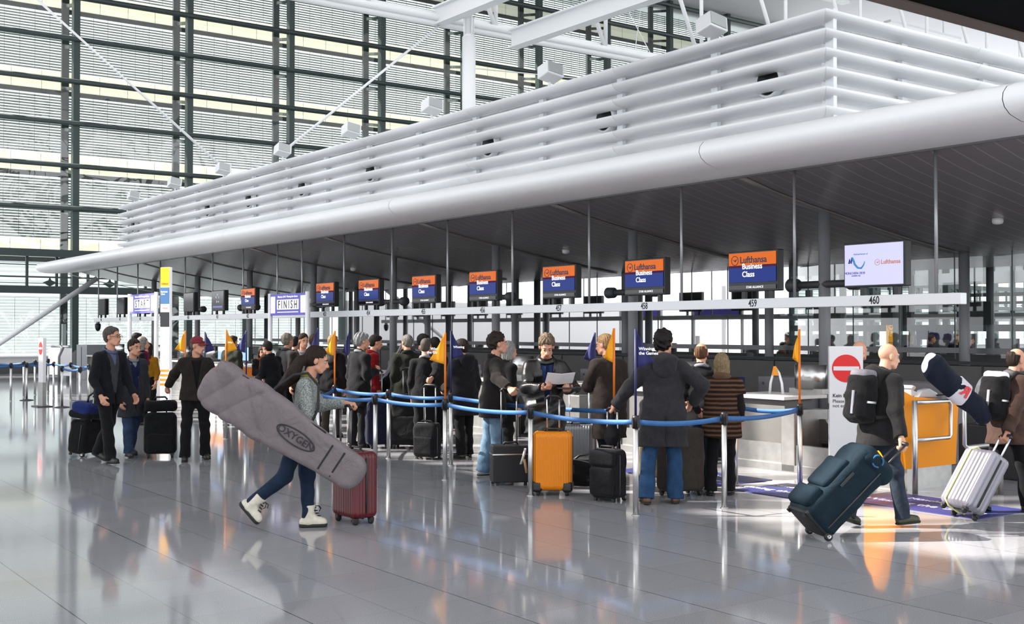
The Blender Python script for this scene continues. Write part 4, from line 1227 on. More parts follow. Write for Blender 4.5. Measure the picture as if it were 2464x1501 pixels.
    for (Sh, el, wr), sd, cur, fh in zip(arms, (1, -1), grip, facing_hand):
        d = unit(wr - el)
        if fh is not None: d = unit(d * 0.4 + unit(fh[0]))
        n = npv(-sd, 0.0, 0) if fh is None or len(fh) < 2 else npv(*fh[1])
        n = n - d * n.dot(d)
        if n.length < 0.1: n = npv(0, 0, -1) - d * npv(0, 0, -1).dot(d)
        n.normalize()
        t = d.cross(n) if sd > 0 else n.cross(d)
        hands.append((wr, d, n, t))
        rad = 0.0105 if cb < 0.008 else 0.0125
        for k, (o, Lf) in enumerate(((0.032, 0.070), (0.011, 0.078), (-0.011, 0.072), (-0.031, 0.056))):
            kn_ = wr + d * (0.088 - 0.006 * abs(k - 1.2)) + t * o
            A.append(cap(wr + d * 0.012 + t * o * 0.5, kn_, 0.017, 0.0145))
            q = kn_; ang = 0; 
            for j, fr in enumerate((0.46, 0.31, 0.23)):
                ang += R(cur * (0.75, 1.1, 0.8)[j] + 4 * k * (j == 0))
                dd = d * math.cos(ang) + n * math.sin(ang)
                q2 = q + dd * Lf * fr * 1.05
                A.append(cap(q, q2, rad * (1 - 0.08 * j), rad * (0.92 - 0.08 * j))); q = q2
        tb = wr + d * 0.032 + t * 0.028
        t1 = tb + (d * 0.55 + t * 0.62 + n * 0.40) .normalized() * 0.040
        t2 = t1 + (d * 0.75 + t * 0.25 + n * (0.35 + cur / 90)).normalized() * 0.032
        A.append(cap(tb - t * 0.01, t1, 0.017, 0.013)); A.append(cap(t1, t2, 0.0125, 0.0105))
    sock = [H_(e * 0.031, 0.098, 0.006) for e in (-1, 1)]
    def eyecut(Pn):
        r = None
        for q in sock:
            dd = 0.015 - np.sqrt(((Pn - A3(q)) ** 2).sum(1))
            r = dd if r is None else np.maximum(r, dd)
        return r
    sdf_obj('body', m_skin, root, A, cb, 0.014, cuts=[eyecut])
    if dist < 24:
        for e in (-1, 1):
            mb = MB(); mb.lathe([(0.0125 * math.sin(PI * i / 8) + 1e-4, 0.0125 * math.cos(PI * i / 8)) for i in range(9)], H_(e * 0.031, 0.0755, 0.006), 12); 
            eo = mb.build('eye', M_EYEW, root)
            c = H_(e * 0.031, 0.0868, 0.005); mb = MB(); mb.cyl(c, c + HM @ npv(0, 0.002, 0), 0.0068, 10); mb.build('iris', M_IRIS, eo)
        mb = MB(); mb.tube([H_(-0.023, 0.094, -0.060), H_(0, 0.0995, -0.0585), H_(0.023, 0.094, -0.060)], [0.003, 0.0065, 0.003], 8); mb.build('lips', M_LIP, root)
        if hair:
            for e in (-1, 1):
                mb = MB(); mb.tube([H_(e * 0.016, 0.0915, 0.029), H_(e * 0.033, 0.0905, 0.034), H_(e * 0.05, 0.078, 0.028)], [0.004, 0.005, 0.003], 6); mb.build('eyebrow', hair_mat(hair[1]), root)
    # ---- hair
    HMn = np.array([[HM[i][j] for j in range(3)] for i in range(3)])
    def hq(Pn): return (Pn - A3(HC)) @ HMn
    if hair:
        st, hc = hair[0], hair[1]
        th_ = {'short': 0.014, 'receding': 0.011, 'curly': 0.028, 'bob': 0.024, 'long': 0.020, 'pony': 0.015, 'full': 0.022, 'fringe': 0.010, 'buzz': 0.007}[st]
        B = [ell(H_(0, -0.020 - th_ * 0.55, 0.038 + th_ * 0.2), (0.0745 + th_ * 0.7, 0.093 + th_ * 0.85, 0.089 + th_ * 0.85), HM), ell(H_(0, -0.046, -0.01), (0.066 + th_ * 0.7, 0.060 + th_, 0.075), HM)]
        if st in ('full', 'short'): B.append(ell(H_(0.012, 0.035, 0.088), (0.055, 0.047, 0.030 + th_ * 0.5), HM))
        yfr = {'receding': 0.02, 'fringe': -0.025}.get(st, 0.052); zfr = {'receding': 0.105, 'bob': 0.066, 'long': 0.066, 'full': 0.080}.get(st, 0.082)
        cuts = [lambda Pn: (lambda q: np.minimum(q[:, 1] - yfr + 0.35 * np.maximum(q[:, 2] - 0.03, 0) * 0, zfr - q[:, 2] + 0.010 * np.sin(75 * q[:, 0] + seed) + 0.007 * np.sin(160 * q[:, 0] + 2 * seed) + 0.16 * q[:, 0] * (1 if seed % 2 else -1) - 0.22 * np.abs(q[:, 0])))(hq(Pn))]
        if st in ('short', 'receding', 'curly', 'full', 'fringe', 'buzz', 'pony'):
            cuts.append(lambda Pn: (lambda q: np.minimum(q[:, 1] - 0.012, 0.035 - q[:, 2]))(hq(Pn)))
            if st != 'pony': cuts.append(lambda Pn: (lambda q: np.minimum(np.minimum(np.abs(q[:, 0]) - 0.05, q[:, 1] + 0.035), 0.012 - q[:, 2]))(hq(Pn)))
            cuts.append(lambda Pn: (lambda q: np.minimum(-0.082 - q[:, 2], q[:, 1] + (0.115 if st == 'pony' else 9)))(hq(Pn)))
        if st == 'receding': cuts.append(lambda Pn: (lambda q: np.minimum(q[:, 1] + 0.02, np.abs(q[:, 0]) * 0 + 0.2 - q[:, 2]) - 0.02)(hq(Pn)))
        if st == 'fringe': cuts.append(lambda Pn: (lambda q: np.minimum(q[:, 2] - 0.055, q[:, 1] + 0.085))(hq(Pn))); cuts.append(lambda Pn: hq(Pn)[:, 2] - 0.085)
        if st == 'bob':
            for e in (-1, 1): B.append(cap(H_(e * 0.066, -0.02, 0.02), H_(e * 0.076, -0.005, -0.105), 0.032, 0.026))
            B.append(cap(H_(0, -0.07, 0.0), H_(0, -0.075, -0.115), 0.055, 0.046)); B.append(cap(H_(-0.045, -0.06, -0.02), H_(-0.05, -0.05, -0.11), 0.04, 0.036)); B.append(cap(H_(0.045, -0.06, -0.02), H_(0.05, -0.05, -0.11), 0.04, 0.036))
        if st == 'long':
            for e in (-1, 1): B.append(cap(H_(e * 0.066, -0.02, 0.02), H_(e * 0.085, 0.01, -0.20), 0.032, 0.026))
            B.append(cap(H_(0, -0.07, 0.0), H_(0, -0.09, -0.24), 0.06, 0.05))
        if st == 'pony':
            B += [cap(H_(0, -0.10, 0.0), H_(0, -0.145, -0.06), 0.045, 0.062), cap(H_(0, -0.145, -0.06), H_(0.02, -0.185, -0.20), 0.064, 0.070), cap(H_(0.02, -0.185, -0.20), H_(0.02, -0.24, -0.32), 0.068, 0.048), cap(H_(0.02, -0.24, -0.32), H_(0.0, -0.31, -0.40), 0.044, 0.016)]
        hd = {'curly': 0.009, 'bob': 0.005, 'pony': 0.006, 'long': 0.006, 'full': 0.009, 'short': 0.005, 'buzz': 0.001}.get(st, 0.004)
        def hdisp(Pn):
            q = hq(Pn); a = np.arctan2(q[:, 0], q[:, 1] + 0.2 * 0)
            if st == 'curly': return hd * (np.sin(70 * q[:, 0] + 35 * q[:, 2] + seed) * np.sin(62 * q[:, 1] - 40 * q[:, 2]) + 0.7 * np.sin(110 * q[:, 2] + 50 * q[:, 1]) * np.sin(88 * q[:, 0] - 60 * q[:, 1]))
            if st == 'full': return hd * (np.sin(11 * a + 26 * q[:, 2] + 1.5 * np.sin(30 * q[:, 1])) * 0.6 + 0.5 * np.sin(34 * a - 30 * q[:, 2] + 20 * q[:, 1]))
            return hd * (np.sin(24 * a + 10 * q[:, 2] + seed) * 0.6 + 0.4 * np.sin(47 * a - 14 * q[:, 2]))
        sdf_obj('hair', hair_mat(hc), root, B, cb, 0.02, cuts, hdisp)
    # ---- trousers
    ptc, flare = pants[0], pants[1]
    B = [framed(cap((0, 0, 0.04), (0, 0, -0.02), 0.155 * g, 0.160 * g), P0, TM, (1, 0.70, 1))]
    for hp, kn, an, f, u, d2 in joints:
        B.append(cap(hp, kn, 0.098 * (0.55 + 0.45 * g), 0.071)); B.append(cap(kn, an + d2 * 0.035, 0.071, 0.068 * flare, flat=True))
    pm_ = pants[2] if len(pants) > 2 else cloth(ptc)
    sdf_obj('trousers', pm_, root, B, cc, 0.035, disp=folds(0.0065, 30, seed + 1.3))
    # ---- shoes
    for hp, kn, an, f, u, d2 in joints:
        r_ = f.cross(u)
        FM = Matrix((r_, f, u)).transposed()
        o = an - u * 0.088
        fo = lambda prim: framed(prim, o, FM, (1, 1, 1))
        if shoes[0] == 'boot':
            B = [fo(cap((0, -0.035, 0.05), (0, 0.14, 0.045), 0.046, 0.045)), fo(cap((0, 0.005, 0.06), (0, 0.012, 0.20), 0.054, 0.060)), fo(cap((0, 0.05, 0.09), (0, 0.10, 0.06), 0.042))]
        else:
            B = [fo(cap((0, -0.035, 0.042), (0, 0.135, 0.034), 0.040, 0.040)), fo(cap((0, 0.0, 0.05), (0, 0.0, 0.095), 0.044, 0.046)), fo(cap((0, 0.04, 0.065), (0, 0.10, 0.045), 0.034))]
        on, un = A3(o), A3(u)
        so = sdf_obj('shoe', mat('shoe ' + shoes[1], shoes[1], 0.42, 0, 0.1, 30, 0.1, 90), root, B, min(cb, 0.008), 0.02, cuts=[lambda Pn: 0.012 - (Pn - on) @ un] + ([lambda Pn: (Pn - on) @ un - 0.215] if shoes[0] == 'boot' else []))
        kk = 0.05 if shoes[0] == 'boot' else 0.044
        sole_h = 0.034 if shoes[0] == 'boot' else 0.020
        sdf_obj('sole', mat('sole ' + (shoes[2] if len(shoes) > 2 else '161514'), shoes[2] if len(shoes) > 2 else '161514', 0.7), so, [fo(cap((0, -0.035, 0.02), (0, 0.14, 0.02), kk, kk * 0.98))], min(cb, 0.008), 0.01, cuts=[lambda Pn: (Pn - on) @ un - sole_h, lambda Pn: -(Pn - on) @ un + 0.001])
        if shoes[0] == 'boot':
            mb = MB()
            q = lambda x, y, z: o + FM @ npv(x, y, z)
            for k in range(5):
                z0 = 0.095 + 0.026 * k; y0 = 0.112 - 0.014 * k
                mb.tube([q(-0.035, y0 - 0.02, z0), q(0, y0 + 0.008, z0 + 0.012), q(0.035, y0 - 0.02, z0 + 0.02)], 0.005, 6)
            mb.tube([q(0.0, 0.075, 0.20), q(0.03, 0.10, 0.21), q(0.035, 0.12, 0.18), q(0.01, 0.11, 0.15)], 0.004, 6); mb.tube([q(0.0, 0.075, 0.20), q(-0.03, 0.11, 0.20), q(-0.03, 0.13, 0.17)], 0.004, 6)
            mb.build('lace', M_BLACK, so)
    # ---- upper garments, inside to outside
    def torso_garment(t, hem_, wide=1.0, shoulder=0.0):
        B = [framed(cap((0, 0, 0.12), (0, 0.0, 0.345), 0.145 * g + t, 0.158 * g + t), P0, TM, sc),
             framed(cap((0, 0, 0.14), (0, 0, min(hem_ + 0.02, 0.02)), 0.146 * g + t, 0.158 * g + t * 1.1), P0, TM, (1, 0.70, 1))]
        if hem_ < -0.06: B.append(framed(cap((0, 0, 0.0), (0, 0.0, hem_), 0.16 * g + t * 1.1, (0.165 * g + t * 1.2) * wide), P0, npI, (1, 0.78, 1)))
        B.append(cap(T(0.045, -0.006, 0.478), S[0] - (S[0] - S[1]) * 0.03, 0.050 + t * 0.6, 0.050 + t * 0.85)); B.append(cap(T(-0.045, -0.006, 0.478), S[1] + (S[0] - S[1]) * 0.03, 0.050 + t * 0.6, 0.050 + t * 0.85))
        if hem_ < -0.05:
            for j_ in joints: B.append(cap(j_[0], j_[0] + (j_[1] - j_[0]) * min(1.0, (-hem_) / 0.43), 0.094 * (0.55 + 0.45 * g) + t * 0.9))
        B.append(cap(T(0, -0.015, 0.42), T(0, -0.006, 0.535), 0.088 + t * 0.4, 0.063 + t * 0.3))
        return B
    npI = Matrix.Identity(3)
    def hem_cut(hem_):
        z0 = pz + hem_
        return lambda Pn: z0 - Pn[:, 2] + 0.006 * np.sin(9 * Pn[:, 0] + seed)
    def neck_cut(rr=0.061, u0=0.50):
        a, b = A3(T(0, 0.004, u0)), A3(T(0, 0.03, 0.72)); ba = b - a; L2 = ba @ ba
        def f(Pn):
            q = Pn - a; h = np.clip(q @ ba / L2, 0, 1)
            return rr - np.sqrt(((q - h[:, None] * ba) ** 2).sum(1))
        return f
    TMn = np.array([[TM[i][j] for j in range(3)] for i in range(3)]) @ np.array([[tw[i][j] for j in range(3)] for i in range(3)])
    def tq(Pn): return (Pn - A3(P0)) @ TMn
    for lay in list(layers) + [top]:
        kind, colr = lay[0], lay[1]
        opt = lay[2] if len(lay) > 2 else {}
        t = opt.get('t', {'shirt': 0.006, 'vest': 0.012, 'sweater': 0.016, 'jacket': 0.022, 'coat': 0.028, 'puffer': 0.04, 'leather': 0.034, 'suit': 0.018}.get(kind, 0.02))
        hm = opt.get('hem', {'shirt': -0.02, 'vest': -0.04, 'sweater': -0.10, 'jacket': -0.13, 'coat': -0.42, 'puffer': -0.12, 'leather': -0.28, 'suit': -0.16}.get(kind, -0.1))
        B = torso_garment(t, hm, opt.get('wide', 1.0))
        sl = opt.get('sleeves', kind not in ('vest',))
        if sl:
            for Sh, el, wr in arms:
                d = unit(wr - el)
                B.append(cap(Sh, el, 0.053 + t * 0.85, 0.041 + t * 0.85)); B.append(cap(el, wr - d * 0.012, 0.041 + t * 0.85, 0.034 + t * 0.75, flat=True))
        if opt.get('short'):
            for Sh, el, wr in arms: B.append(cap(Sh, Sh + (el - Sh) * 0.45, 0.058 + t, 0.058 + t, flat=True))
        cuts = [hem_cut(hm), neck_cut(0.060 + t * 0.2)]
        if opt.get('open'):
            w, u0, u1 = opt['open']
            cuts.append(lambda Pn, w=w, u0=u0, u1=u1: (lambda q: np.minimum(q[:, 1] - 0.02, w * np.clip((q[:, 2] - u0) / (u1 - u0), 0, 1.3) - np.abs(q[:, 0])))(tq(Pn)))
        amp = opt.get('amp', {'shirt': 0.002, 'vest': 0.002, 'puffer': 0.0, 'leather': 0.012, 'suit': 0.006, 'coat': 0.007}.get(kind, 0.009))
        dsp = folds(amp, opt.get('freq', 34), seed)
        if kind == 'puffer':
            dsp = lambda Pn: 0.011 * (1 - np.abs(np.sin(34 * Pn[:, 2] + 0.6 * np.sin(12 * Pn[:, 0])))) + 0.003 * np.sin(40 * Pn[:, 0])
        gm = opt.get('mat') or cloth(colr)
        nm = opt.get('name', {'suit': 'suit_jacket', 'leather': 'leather_jacket', 'puffer': 'puffer_jacket'}.get(kind, kind))
        go = sdf_obj(nm, gm, root, B, cc if kind not in ('leather', 'puffer') else min(cc, 0.011), opt.get('k', 0.03), cuts, dsp)
        if opt.get('collar'):
            cm = opt.get('collarmat') or gm
            cr = opt['collar']
            rim = Matrix((X, (Vv * math.cos(R(18)) - U * math.sin(R(18))), (U * math.cos(R(18)) + Vv * math.sin(R(18))))).transposed()
            sdf_obj('collar', cm, go, [torus(T(0, 0.0, 0.515), 0.080, 0.082, cr, rim), torus(T(0, -0.004, 0.535), 0.074, 0.076, cr * 0.8, rim)], cc, 0.03, disp=folds(opt.get('cfold', 0.003), 60, seed))
        if opt.get('hood'):
            sdf_obj('hood', opt.get('hoodmat') or gm, go, [ell(T(0, -0.125, 0.47), (0.125, 0.058, 0.135), TM), torus(T(0, -0.045, 0.535), 0.108, 0.095, 0.034, TM)], cc, 0.05, disp=folds(0.005, 40, seed))
        if opt.get('vent'):
            mb = MB(); zc = pz + hm
            yb = -(0.165 * g + t * 1.2) * 0.78
            mb.box((0.01, yb - 0.006, zc + 0.17), (0.012, 0.012, 0.30)); mb.build('back_vent', mat('dark seam', '121214', 0.9), go)
        if opt.get('tie'):
            mb = MB(); yy = (0.158 * g + t) * 0.64 + 0.012
            mb.add([T(-0.016, yy - 0.02, 0.47), T(0.016, yy - 0.02, 0.47), T(0.036, yy + 0.004, 0.14), T(0, yy + 0.004, 0.08), T(-0.036, yy + 0.004, 0.14)], [(0, 1, 2, 3, 4)]); mb.build('tie', cloth(opt['tie']), go, thick=0.008)
        if opt.get('lapel'):
            w, u0, u1 = opt['open']
            for e in (-1, 1):
                mb = MB(); yy = (0.158 * g + t) * 0.64
                mb.add([T(e * w * 1.0, yy - 0.062, u1 - 0.01), T(e * (w + 0.045), yy - 0.058, u1 - 0.03), T(e * (w + 0.03), yy - 0.005, u1 - 0.12), T(e * 0.005, yy + 0.012, u0)], [(0, 1, 2, 3)]); mb.build('lapel', gm, go, thick=0.007)
    ctx = dict(root=root, T=T, HF=H_, hands=hands, arms=arms, joints=joints, s=s, pz=pz, p=p, g=g, cb=cb, cc=cc, P0=P0, TM=TM, HM=HM, HC=HC)
    for ex in extras:
        if ex == 'glasses':
            mb = MB()
            for e in (-1, 1):
                mb.tube([H_(e * 0.033 + 0.023 * math.cos(a), 0.1075 - 0.08 * abs(e * 0.033 + 0.023 * math.cos(a) ) * 0.25, 0.004 + 0.016 * math.sin(a)) for a in [2 * PI * i / 14 for i in range(14)]], 0.0022, 6, closed=True)
                mb.tube([H_(e * 0.056, 0.105, 0.008), H_(e * 0.080, 0.07, 0.010), H_(e * 0.083, -0.01, 0.008)], 0.0026, 6)
            mb.tube([H_(-0.011, 0.109, 0.008), H_(0.011, 0.109, 0.008)], 0.0022, 6)
            mb.build('glasses', mat('dark spectacle frame', '1a1512', 0.3), root)
        elif ex == 'cap':
            cm = mat('dark red cap cloth', '6a1a23', 0.85, vary=0.12, scale=30)
            co = sdf_obj('cap', cm, root, [ell(H_(0, -0.012, 0.052), (0.088, 0.108, 0.088), HM)], cb, 0.01, cuts=[lambda Pn: 0.035 - hq(Pn)[:, 2] - 0.12 * hq(Pn)[:, 1] * 0])
            mb = MB(); P = []
            for i in range(9):
                a = -1 + 2 * i / 8
                P.append([H_(a * 0.078, 0.088 + v * (0.085 * (1 - 0.45 * a * a)) - 0.03 * a * a, 0.046 - 0.026 * a * a - 0.018 * v) for v in (0, 0.33, 0.66, 1)])
            mb.grid(P); mb.build('brim', cm, co, thick=0.006)
            mb = MB(); c = H_(0, 0.094, 0.085); mb.cyl(c, H_(0, 0.101, 0.088), 0.017, 12); mb.build('badge', M_SIGN, co)
        elif isinstance(ex, tuple) and ex[0] == 'scarf':
            sdf_obj('scarf', cloth(ex[1]), root, [torus(T(0, 0.01, 0.515), 0.088, 0.085, 0.036, TM), cap(T(0.05, 0.10, 0.50), T(0.06, 0.13, 0.30), 0.035, 0.045)], cc, 0.03, disp=folds(0.005, 60, seed))
        elif isinstance(ex, tuple) and ex[0] == 'badge':
            mb = MB(); yy = (0.158 * g + 0.02) * 0.64
            mb.box(T(0.09, yy - 0.008, 0.32), (0.06, 0.012, 0.03)); mb.build('name_badge', M_SIGN, root)
    return ctx
# ================================================================== LUGGAGE
M_WHEEL = mat('black rubber wheel', '17171a', 0.6); M_ALU = mat('telescopic handle tube', 'a5a6a8', 0.3, 0.9)
def luggage(name, label, px, py, face, w, d, h, m, style='soft', tilt=0.0, handle=0.0, cat='suitcase', at=None, z=0.0, ribs=0.032, pockets=(), group=None, hcol=None, cell=0.010, corners=False, spin=True, wheels=4, hw=0.18, roll=0.0):
    p = Vector(at) if at is not None else G(px, py)
    t = thing(name, label, cat, (p.x, p.y, z), 0, group)
    t.rotation_euler = (-R(tilt), R(roll), heading(face))
    wr = 0.028 if wheels == 4 else 0.036
    b = wr * 2 if wheels == 4 else wr * 0.9
    if wheels == 0: b = 0
    ws = 1 if tilt else -1          # a tilted case rolls on the edge towards its puller
    wy = d / 2 - (0.03 if wheels == 2 else 0.05)
    if tilt: t.location.z = z + wr - (-wy * math.sin(R(tilt)) + wr * math.cos(R(tilt)))
    c = (0, 0, b + h / 2)
    if style == 'hard':
        def ds(P):
            fr = np.abs(P[:, 1]) > d / 2 - 0.03
            e = np.where(fr, P[:, 0], P[:, 1] * 1.0)
            return 0.0035 * np.cos(2 * PI * e / ribs) * (np.abs(P[:, 2] - c[2]) < h / 2 - 0.01)
        sdf_obj('shell', m, t, [rbox(c, (w / 2, d / 2, h / 2), 0.055)], cell * 0.8, 0.01, disp=ds)
        mb = MB(); mb.tube([(x, 0, z_) for x, z_ in ((-w / 2 + 0.06, b - 0.002), (w / 2 - 0.06, b - 0.002), (w / 2 + 0.001, b + 0.06), (w / 2 + 0.001, b + h - 0.06), (w / 2 - 0.06, b + h + 0.001), (-w / 2 + 0.06, b + h + 0.001), (-w / 2 - 0.001, b + h - 0.06), (-w / 2 - 0.001, b + 0.06))], 0.010, 6, closed=True); mb.build('seam', M_BLACK, t)
    elif style == 'box':
        mb = MB(); mb.box(c, (w, d, h)); mb.build('shell', m, t, bevel=0.012)
        mb = MB(); mb.box((0, 0, b + h - 0.10), (w + 0.006, d + 0.006, 0.012)); mb.build('lid_seam', M_CHROME, t)
    else:
        sdf_obj('shell', m, t, [rbox(c, (w / 2, d / 2, h / 2), 0.06)], cell, 0.02, disp=folds(0.006, 26, hash(label) % 7))
        mb = MB(); mb.tube([(-w / 2 + 0.05, d * 0.22, b + 0.004), (w / 2 - 0.05, d * 0.22, b + 0.004), (w / 2 + 0.003, d * 0.22, b + 0.05), (w / 2 + 0.003, d * 0.22, b + h - 0.06), (w / 2 - 0.06, d * 0.22, b + h + 0.003), (-w / 2 + 0.06, d * 0.22, b + h + 0.003), (-w / 2 - 0.003, d * 0.22, b + h - 0.06), (-w / 2 - 0.003, d * 0.22, b + 0.05)], 0.007, 6, closed=True); mb.build('zip', mat('dull zip', '3b3b3e', 0.5, 0.4), t)
    for (x0, z0, x1, z1, th) in pockets:
        sdf_obj('front_pocket', m, t, [rbox(((x0 + x1) / 2 * w, -ws * (d / 2 + th * 0.4), b + (z0 + z1) / 2 * h), ((x1 - x0) / 2 * w, th, (z1 - z0) / 2 * h), min(th, 0.04))], cell, 0.02, disp=folds(0.004, 30, 2))
    if wheels == 4:
        for sx_ in (-1, 1):
            for sy_ in (-1, 1):
                mb = MB(); mb.lathe([(wr * 0.75, -0.016), (wr, -0.010), (wr, 0.010), (wr * 0.75, 0.016)], (sx_ * (w / 2 - 0.055), sy_ * (d / 2 - 0.05), wr), n=16, axis='x')
                mb.box((sx_ * (w / 2 - 0.055), sy_ * (d / 2 - 0.05), wr * 1.7), (0.05, 0.04, wr * 0.9)); mb.build('wheel', M_WHEEL, t)
    elif wheels == 2:
        for sx_ in (-1, 1):
            mb = MB(); mb.lathe([(wr * 0.7, -0.018), (wr, -0.012), (wr, 0.012), (wr * 0.7, 0.018)], (sx_ * (w / 2 - 0.03), ws * (d / 2 - 0.03), wr), n=18, axis='x'); wo = mb.build('wheel', M_WHEEL, t)
            mb = MB(); mb.lathe([(wr * 0.55, -0.020), (wr * 0.2, -0.022), (wr * 0.2, 0.022), (wr * 0.55, 0.020)], (sx_ * (w / 2 - 0.03), ws * (d / 2 - 0.03), wr), n=14, axis='x'); mb.build('hub', M_CHROME, wo)
        for sx_ in (-1, 1):
            mb = MB(); mb.box((sx_ * (w / 2 - 0.06), -ws * (d / 2 - 0.04), b / 2), (0.03, 0.03, b)); mb.build('stand_foot', M_BLACK, t)
    if corners:
        for sx_ in (-1, 1):
            sdf_obj('corner_guard', M_BLACK, t, [rbox((sx_ * (w / 2 - 0.045), 0, b + 0.04), (0.055, d / 2 + 0.008, 0.055), 0.03)], 0.008, 0.01)
    yb = ws * (d / 2 - 0.035)
    grip_pt = None
    if handle:
        for sx_ in (-1, 1):
            mb = MB(); mb.cyl((sx_ * hw / 2, yb, b + h - 0.02), (sx_ * hw / 2, yb, b + h + handle), 0.0095, 10); mb.build('handle_tube', hcol or M_ALU, t)
        mb = MB(); mb.tube([(-hw / 2 - 0.01, yb, b + h + handle - 0.02), (-hw / 2 + 0.02, yb, b + h + handle + 0.012), (hw / 2 - 0.02, yb, b + h + handle + 0.012), (hw / 2 + 0.01, yb, b + h + handle - 0.02)], 0.016, 10); mb.build('handle_grip', M_BLACK, t)
        grip_pt = (0, yb, b + h + handle + 0.012)
    mb = MB(); mb.tube([(-0.085, 0.02, b + h - 0.005), (-0.07, 0.02, b + h + 0.028), (0.07, 0.02, b + h + 0.028), (0.085, 0.02, b + h - 0.005)], 0.012, 8); mb.build('carry_handle', M_BLACK, t)
    M = Matrix.Translation(t.location) @ t.rotation_euler.to_matrix().to_4x4()
    t['_b'] = b
    del t['_b']
    return t, (M @ Vector(grip_pt) if grip_pt else None), M, b
M_BLKFAB = cloth('222327', 'black bag cloth'); M_DKFAB = cloth('2c2c31', 'charcoal bag cloth'); M_NAVFAB = cloth('23284a', 'navy bag cloth')

# -- the woman with the snowboard bag and her red suitcase
M_REDSH = mat('dark red suitcase shell', '520511', 0.34, vary=0.12, scale=8, spec=0.5)
red, red_g, _, _ = luggage('suitcase', 'dark red hard-shell suitcase pushed by the woman with the snowboard bag', 853, 1256, 52, 0.42, 0.26, 0.60, M_REDSH, 'hard', handle=0.40, cell=0.009, hcol=mat('dark handle tube', '6c6a6c', 0.35, 0.8))
M_TWEED = mat('grey tweed knit', '7c827f', 0.95, 0, 0.75, 95, 0.4, 120)
jeans = lambda c, n: crease(mat('denim ' + n, c, 0.9, 0, 0.22, 14, 0.2, 260, spec=0.2), 0.4)
J_DARK = jeans('1a273b', 'dark'); J_BLUE = jeans('233e5e', 'blue'); J_LIGHT = jeans('5b7388', 'light'); J_GREY = jeans('28303c', 'grey')
sw = person('woman with long dark ponytail, grey tweed sweater and white boots carrying a snowboard bag', 722, 1272, 1.64, 88, ('pony', '2b1a15'), 'light',
    top=('sweater', '7c827f', {'mat': M_TWEED, 'hem': -0.06, 't': 0.022, 'amp': 0.004}), layers=(('shirt', 'c9b84a', {'collar': 0.014, 'hem': 0.1}),),
    legs=((-17, 33, 0, 48), (7, 6, 0, 0)), pants=('25354f', 0.80, J_DARK), shoes=('boot', 'c9c3b4', '1a1a1a'), lean=9, head=(-4, 14), Lw=red_g + Vector((0, 0, 0.02)), RH=(0.30, 0.20, 0.86),
    g=0.86, sh=0.86, grip=(30, 62), facing_hand=(None, ((0, 1, -0.15), (0, 0, -1))), seed=2)
M_BOARDBAG = crease(mat('grey snowboard bag canvas', '6d6568', 0.85, 0, 0.06, 6, 0.2, 150), 0.7)
pw = G(722, 1272)
bb = thing('snowboard_bag', 'long grey padded snowboard bag with an oval logo, carried aslant by the woman', 'bag', (pw.x, pw.y, 0), heading(90))
a_, b_ = (-0.60, 1.255), (0.47, 0.56)
def board(P):
    q = P - np.array([0.33, 0, 0])
    ba = np.array([b_[0] - a_[0], b_[1] - a_[1]]); v = q[:, 1:] - np.array(a_); L2 = ba @ ba
    h = np.clip(v @ ba / L2, 0, 1)
    rr = np.interp(h, [0, 0.10, 0.45, 0.75, 1.0], [0.205, 0.215, 0.205, 0.165, 0.150])
    L_ = np.sqrt(L2); s_ = v @ ba / L_; n_ = np.abs(v @ np.array([-ba[1], ba[0]]) / L_)
    qa = np.abs(s_ - (L_ - 0.03) / 2) - (L_ + 0.31) / 2; qb = n_ - rr; rd = 0.115
    d2 = np.sqrt(np.maximum(qa + rd, 0) ** 2 + np.maximum(qb + rd, 0) ** 2) + np.minimum(np.maximum(qa, qb) + rd, 0) - rd + 0.05
    th = 0.035
    dx = np.abs(q[:, 0]) - th
    return np.sqrt(np.maximum(d2, 0) ** 2 + np.maximum(dx, 0) ** 2) + np.minimum(np.maximum(d2, dx), 0) - 0.05
def boardf(P):
    ba = np.array([b_[0] - a_[0], b_[1] - a_[1]]); ba = ba / np.sqrt(ba @ ba)
    v = P[:, 1:] - np.array(a_); s_ = v @ ba; n_ = v @ np.array([-ba[1], ba[0]])
    w = np.clip(np.abs(s_ - 0.74) / 0.16, 0.15, 1)
    f_ = np.clip(1.25 - s_, 0.25, 1)
    cr = lambda x: 1 - 2 * np.abs(np.sin(x)) ** 0.7
    return 0.022 * w * f_ * (cr(7 * s_ + 5 * n_ + 1.2 * np.sin(6 * n_ + 3 * s_)) * 0.55 + 0.4 * cr(9 * s_ - 8 * n_ + 1.5 * np.sin(5 * s_)) + 0.25 * np.sin(30 * n_ + 12 * s_))
sdf_obj('bag_body', M_BOARDBAG, bb, [(board, np.array([0.24, -0.90, 0.33]), np.array([0.42, 0.64, 1.45]))], 0.0085, 0.01, disp=boardf)
ax_ = Vector((0, b_[0] - a_[0], b_[1] - a_[1])).normalized(); nx_ = Vector((1, 0, 0)); up_ = nx_.cross(ax_)
BM = Matrix((ax_, up_, nx_)).transposed().to_4x4(); BM.translation = Vector((0.422, a_[0], a_[1])) + ax_ * 0.76
mb = MB(); mb.tube([BM @ Vector((0.185 * math.cos(a), 0.062 * math.sin(a), 0)) for a in [2 * PI * i / 36 for i in range(36)]], 0.006, 6, closed=True); mb.build('logo_oval', mat('black logo print', '26242a', 0.7), bb)
text('logo_text', 'OXYGEN', 0.085, BM, mat('black logo print', '26242a', 0.7), bb, sx=1.0, bold=0.01)
for q in (1.06, 1.18):
    BM2 = BM.copy(); BM2.translation = Vector((0.415, a_[0], a_[1])) + ax_ * q
    mb = MB(); mb.box((0, 0, 0), (0.016, 0.24, 0.012)); o = mb.build('compression_strap', mat('dark strap', '222125', 0.85), bb); o.matrix_local = BM2
mb = MB(); up2 = up_
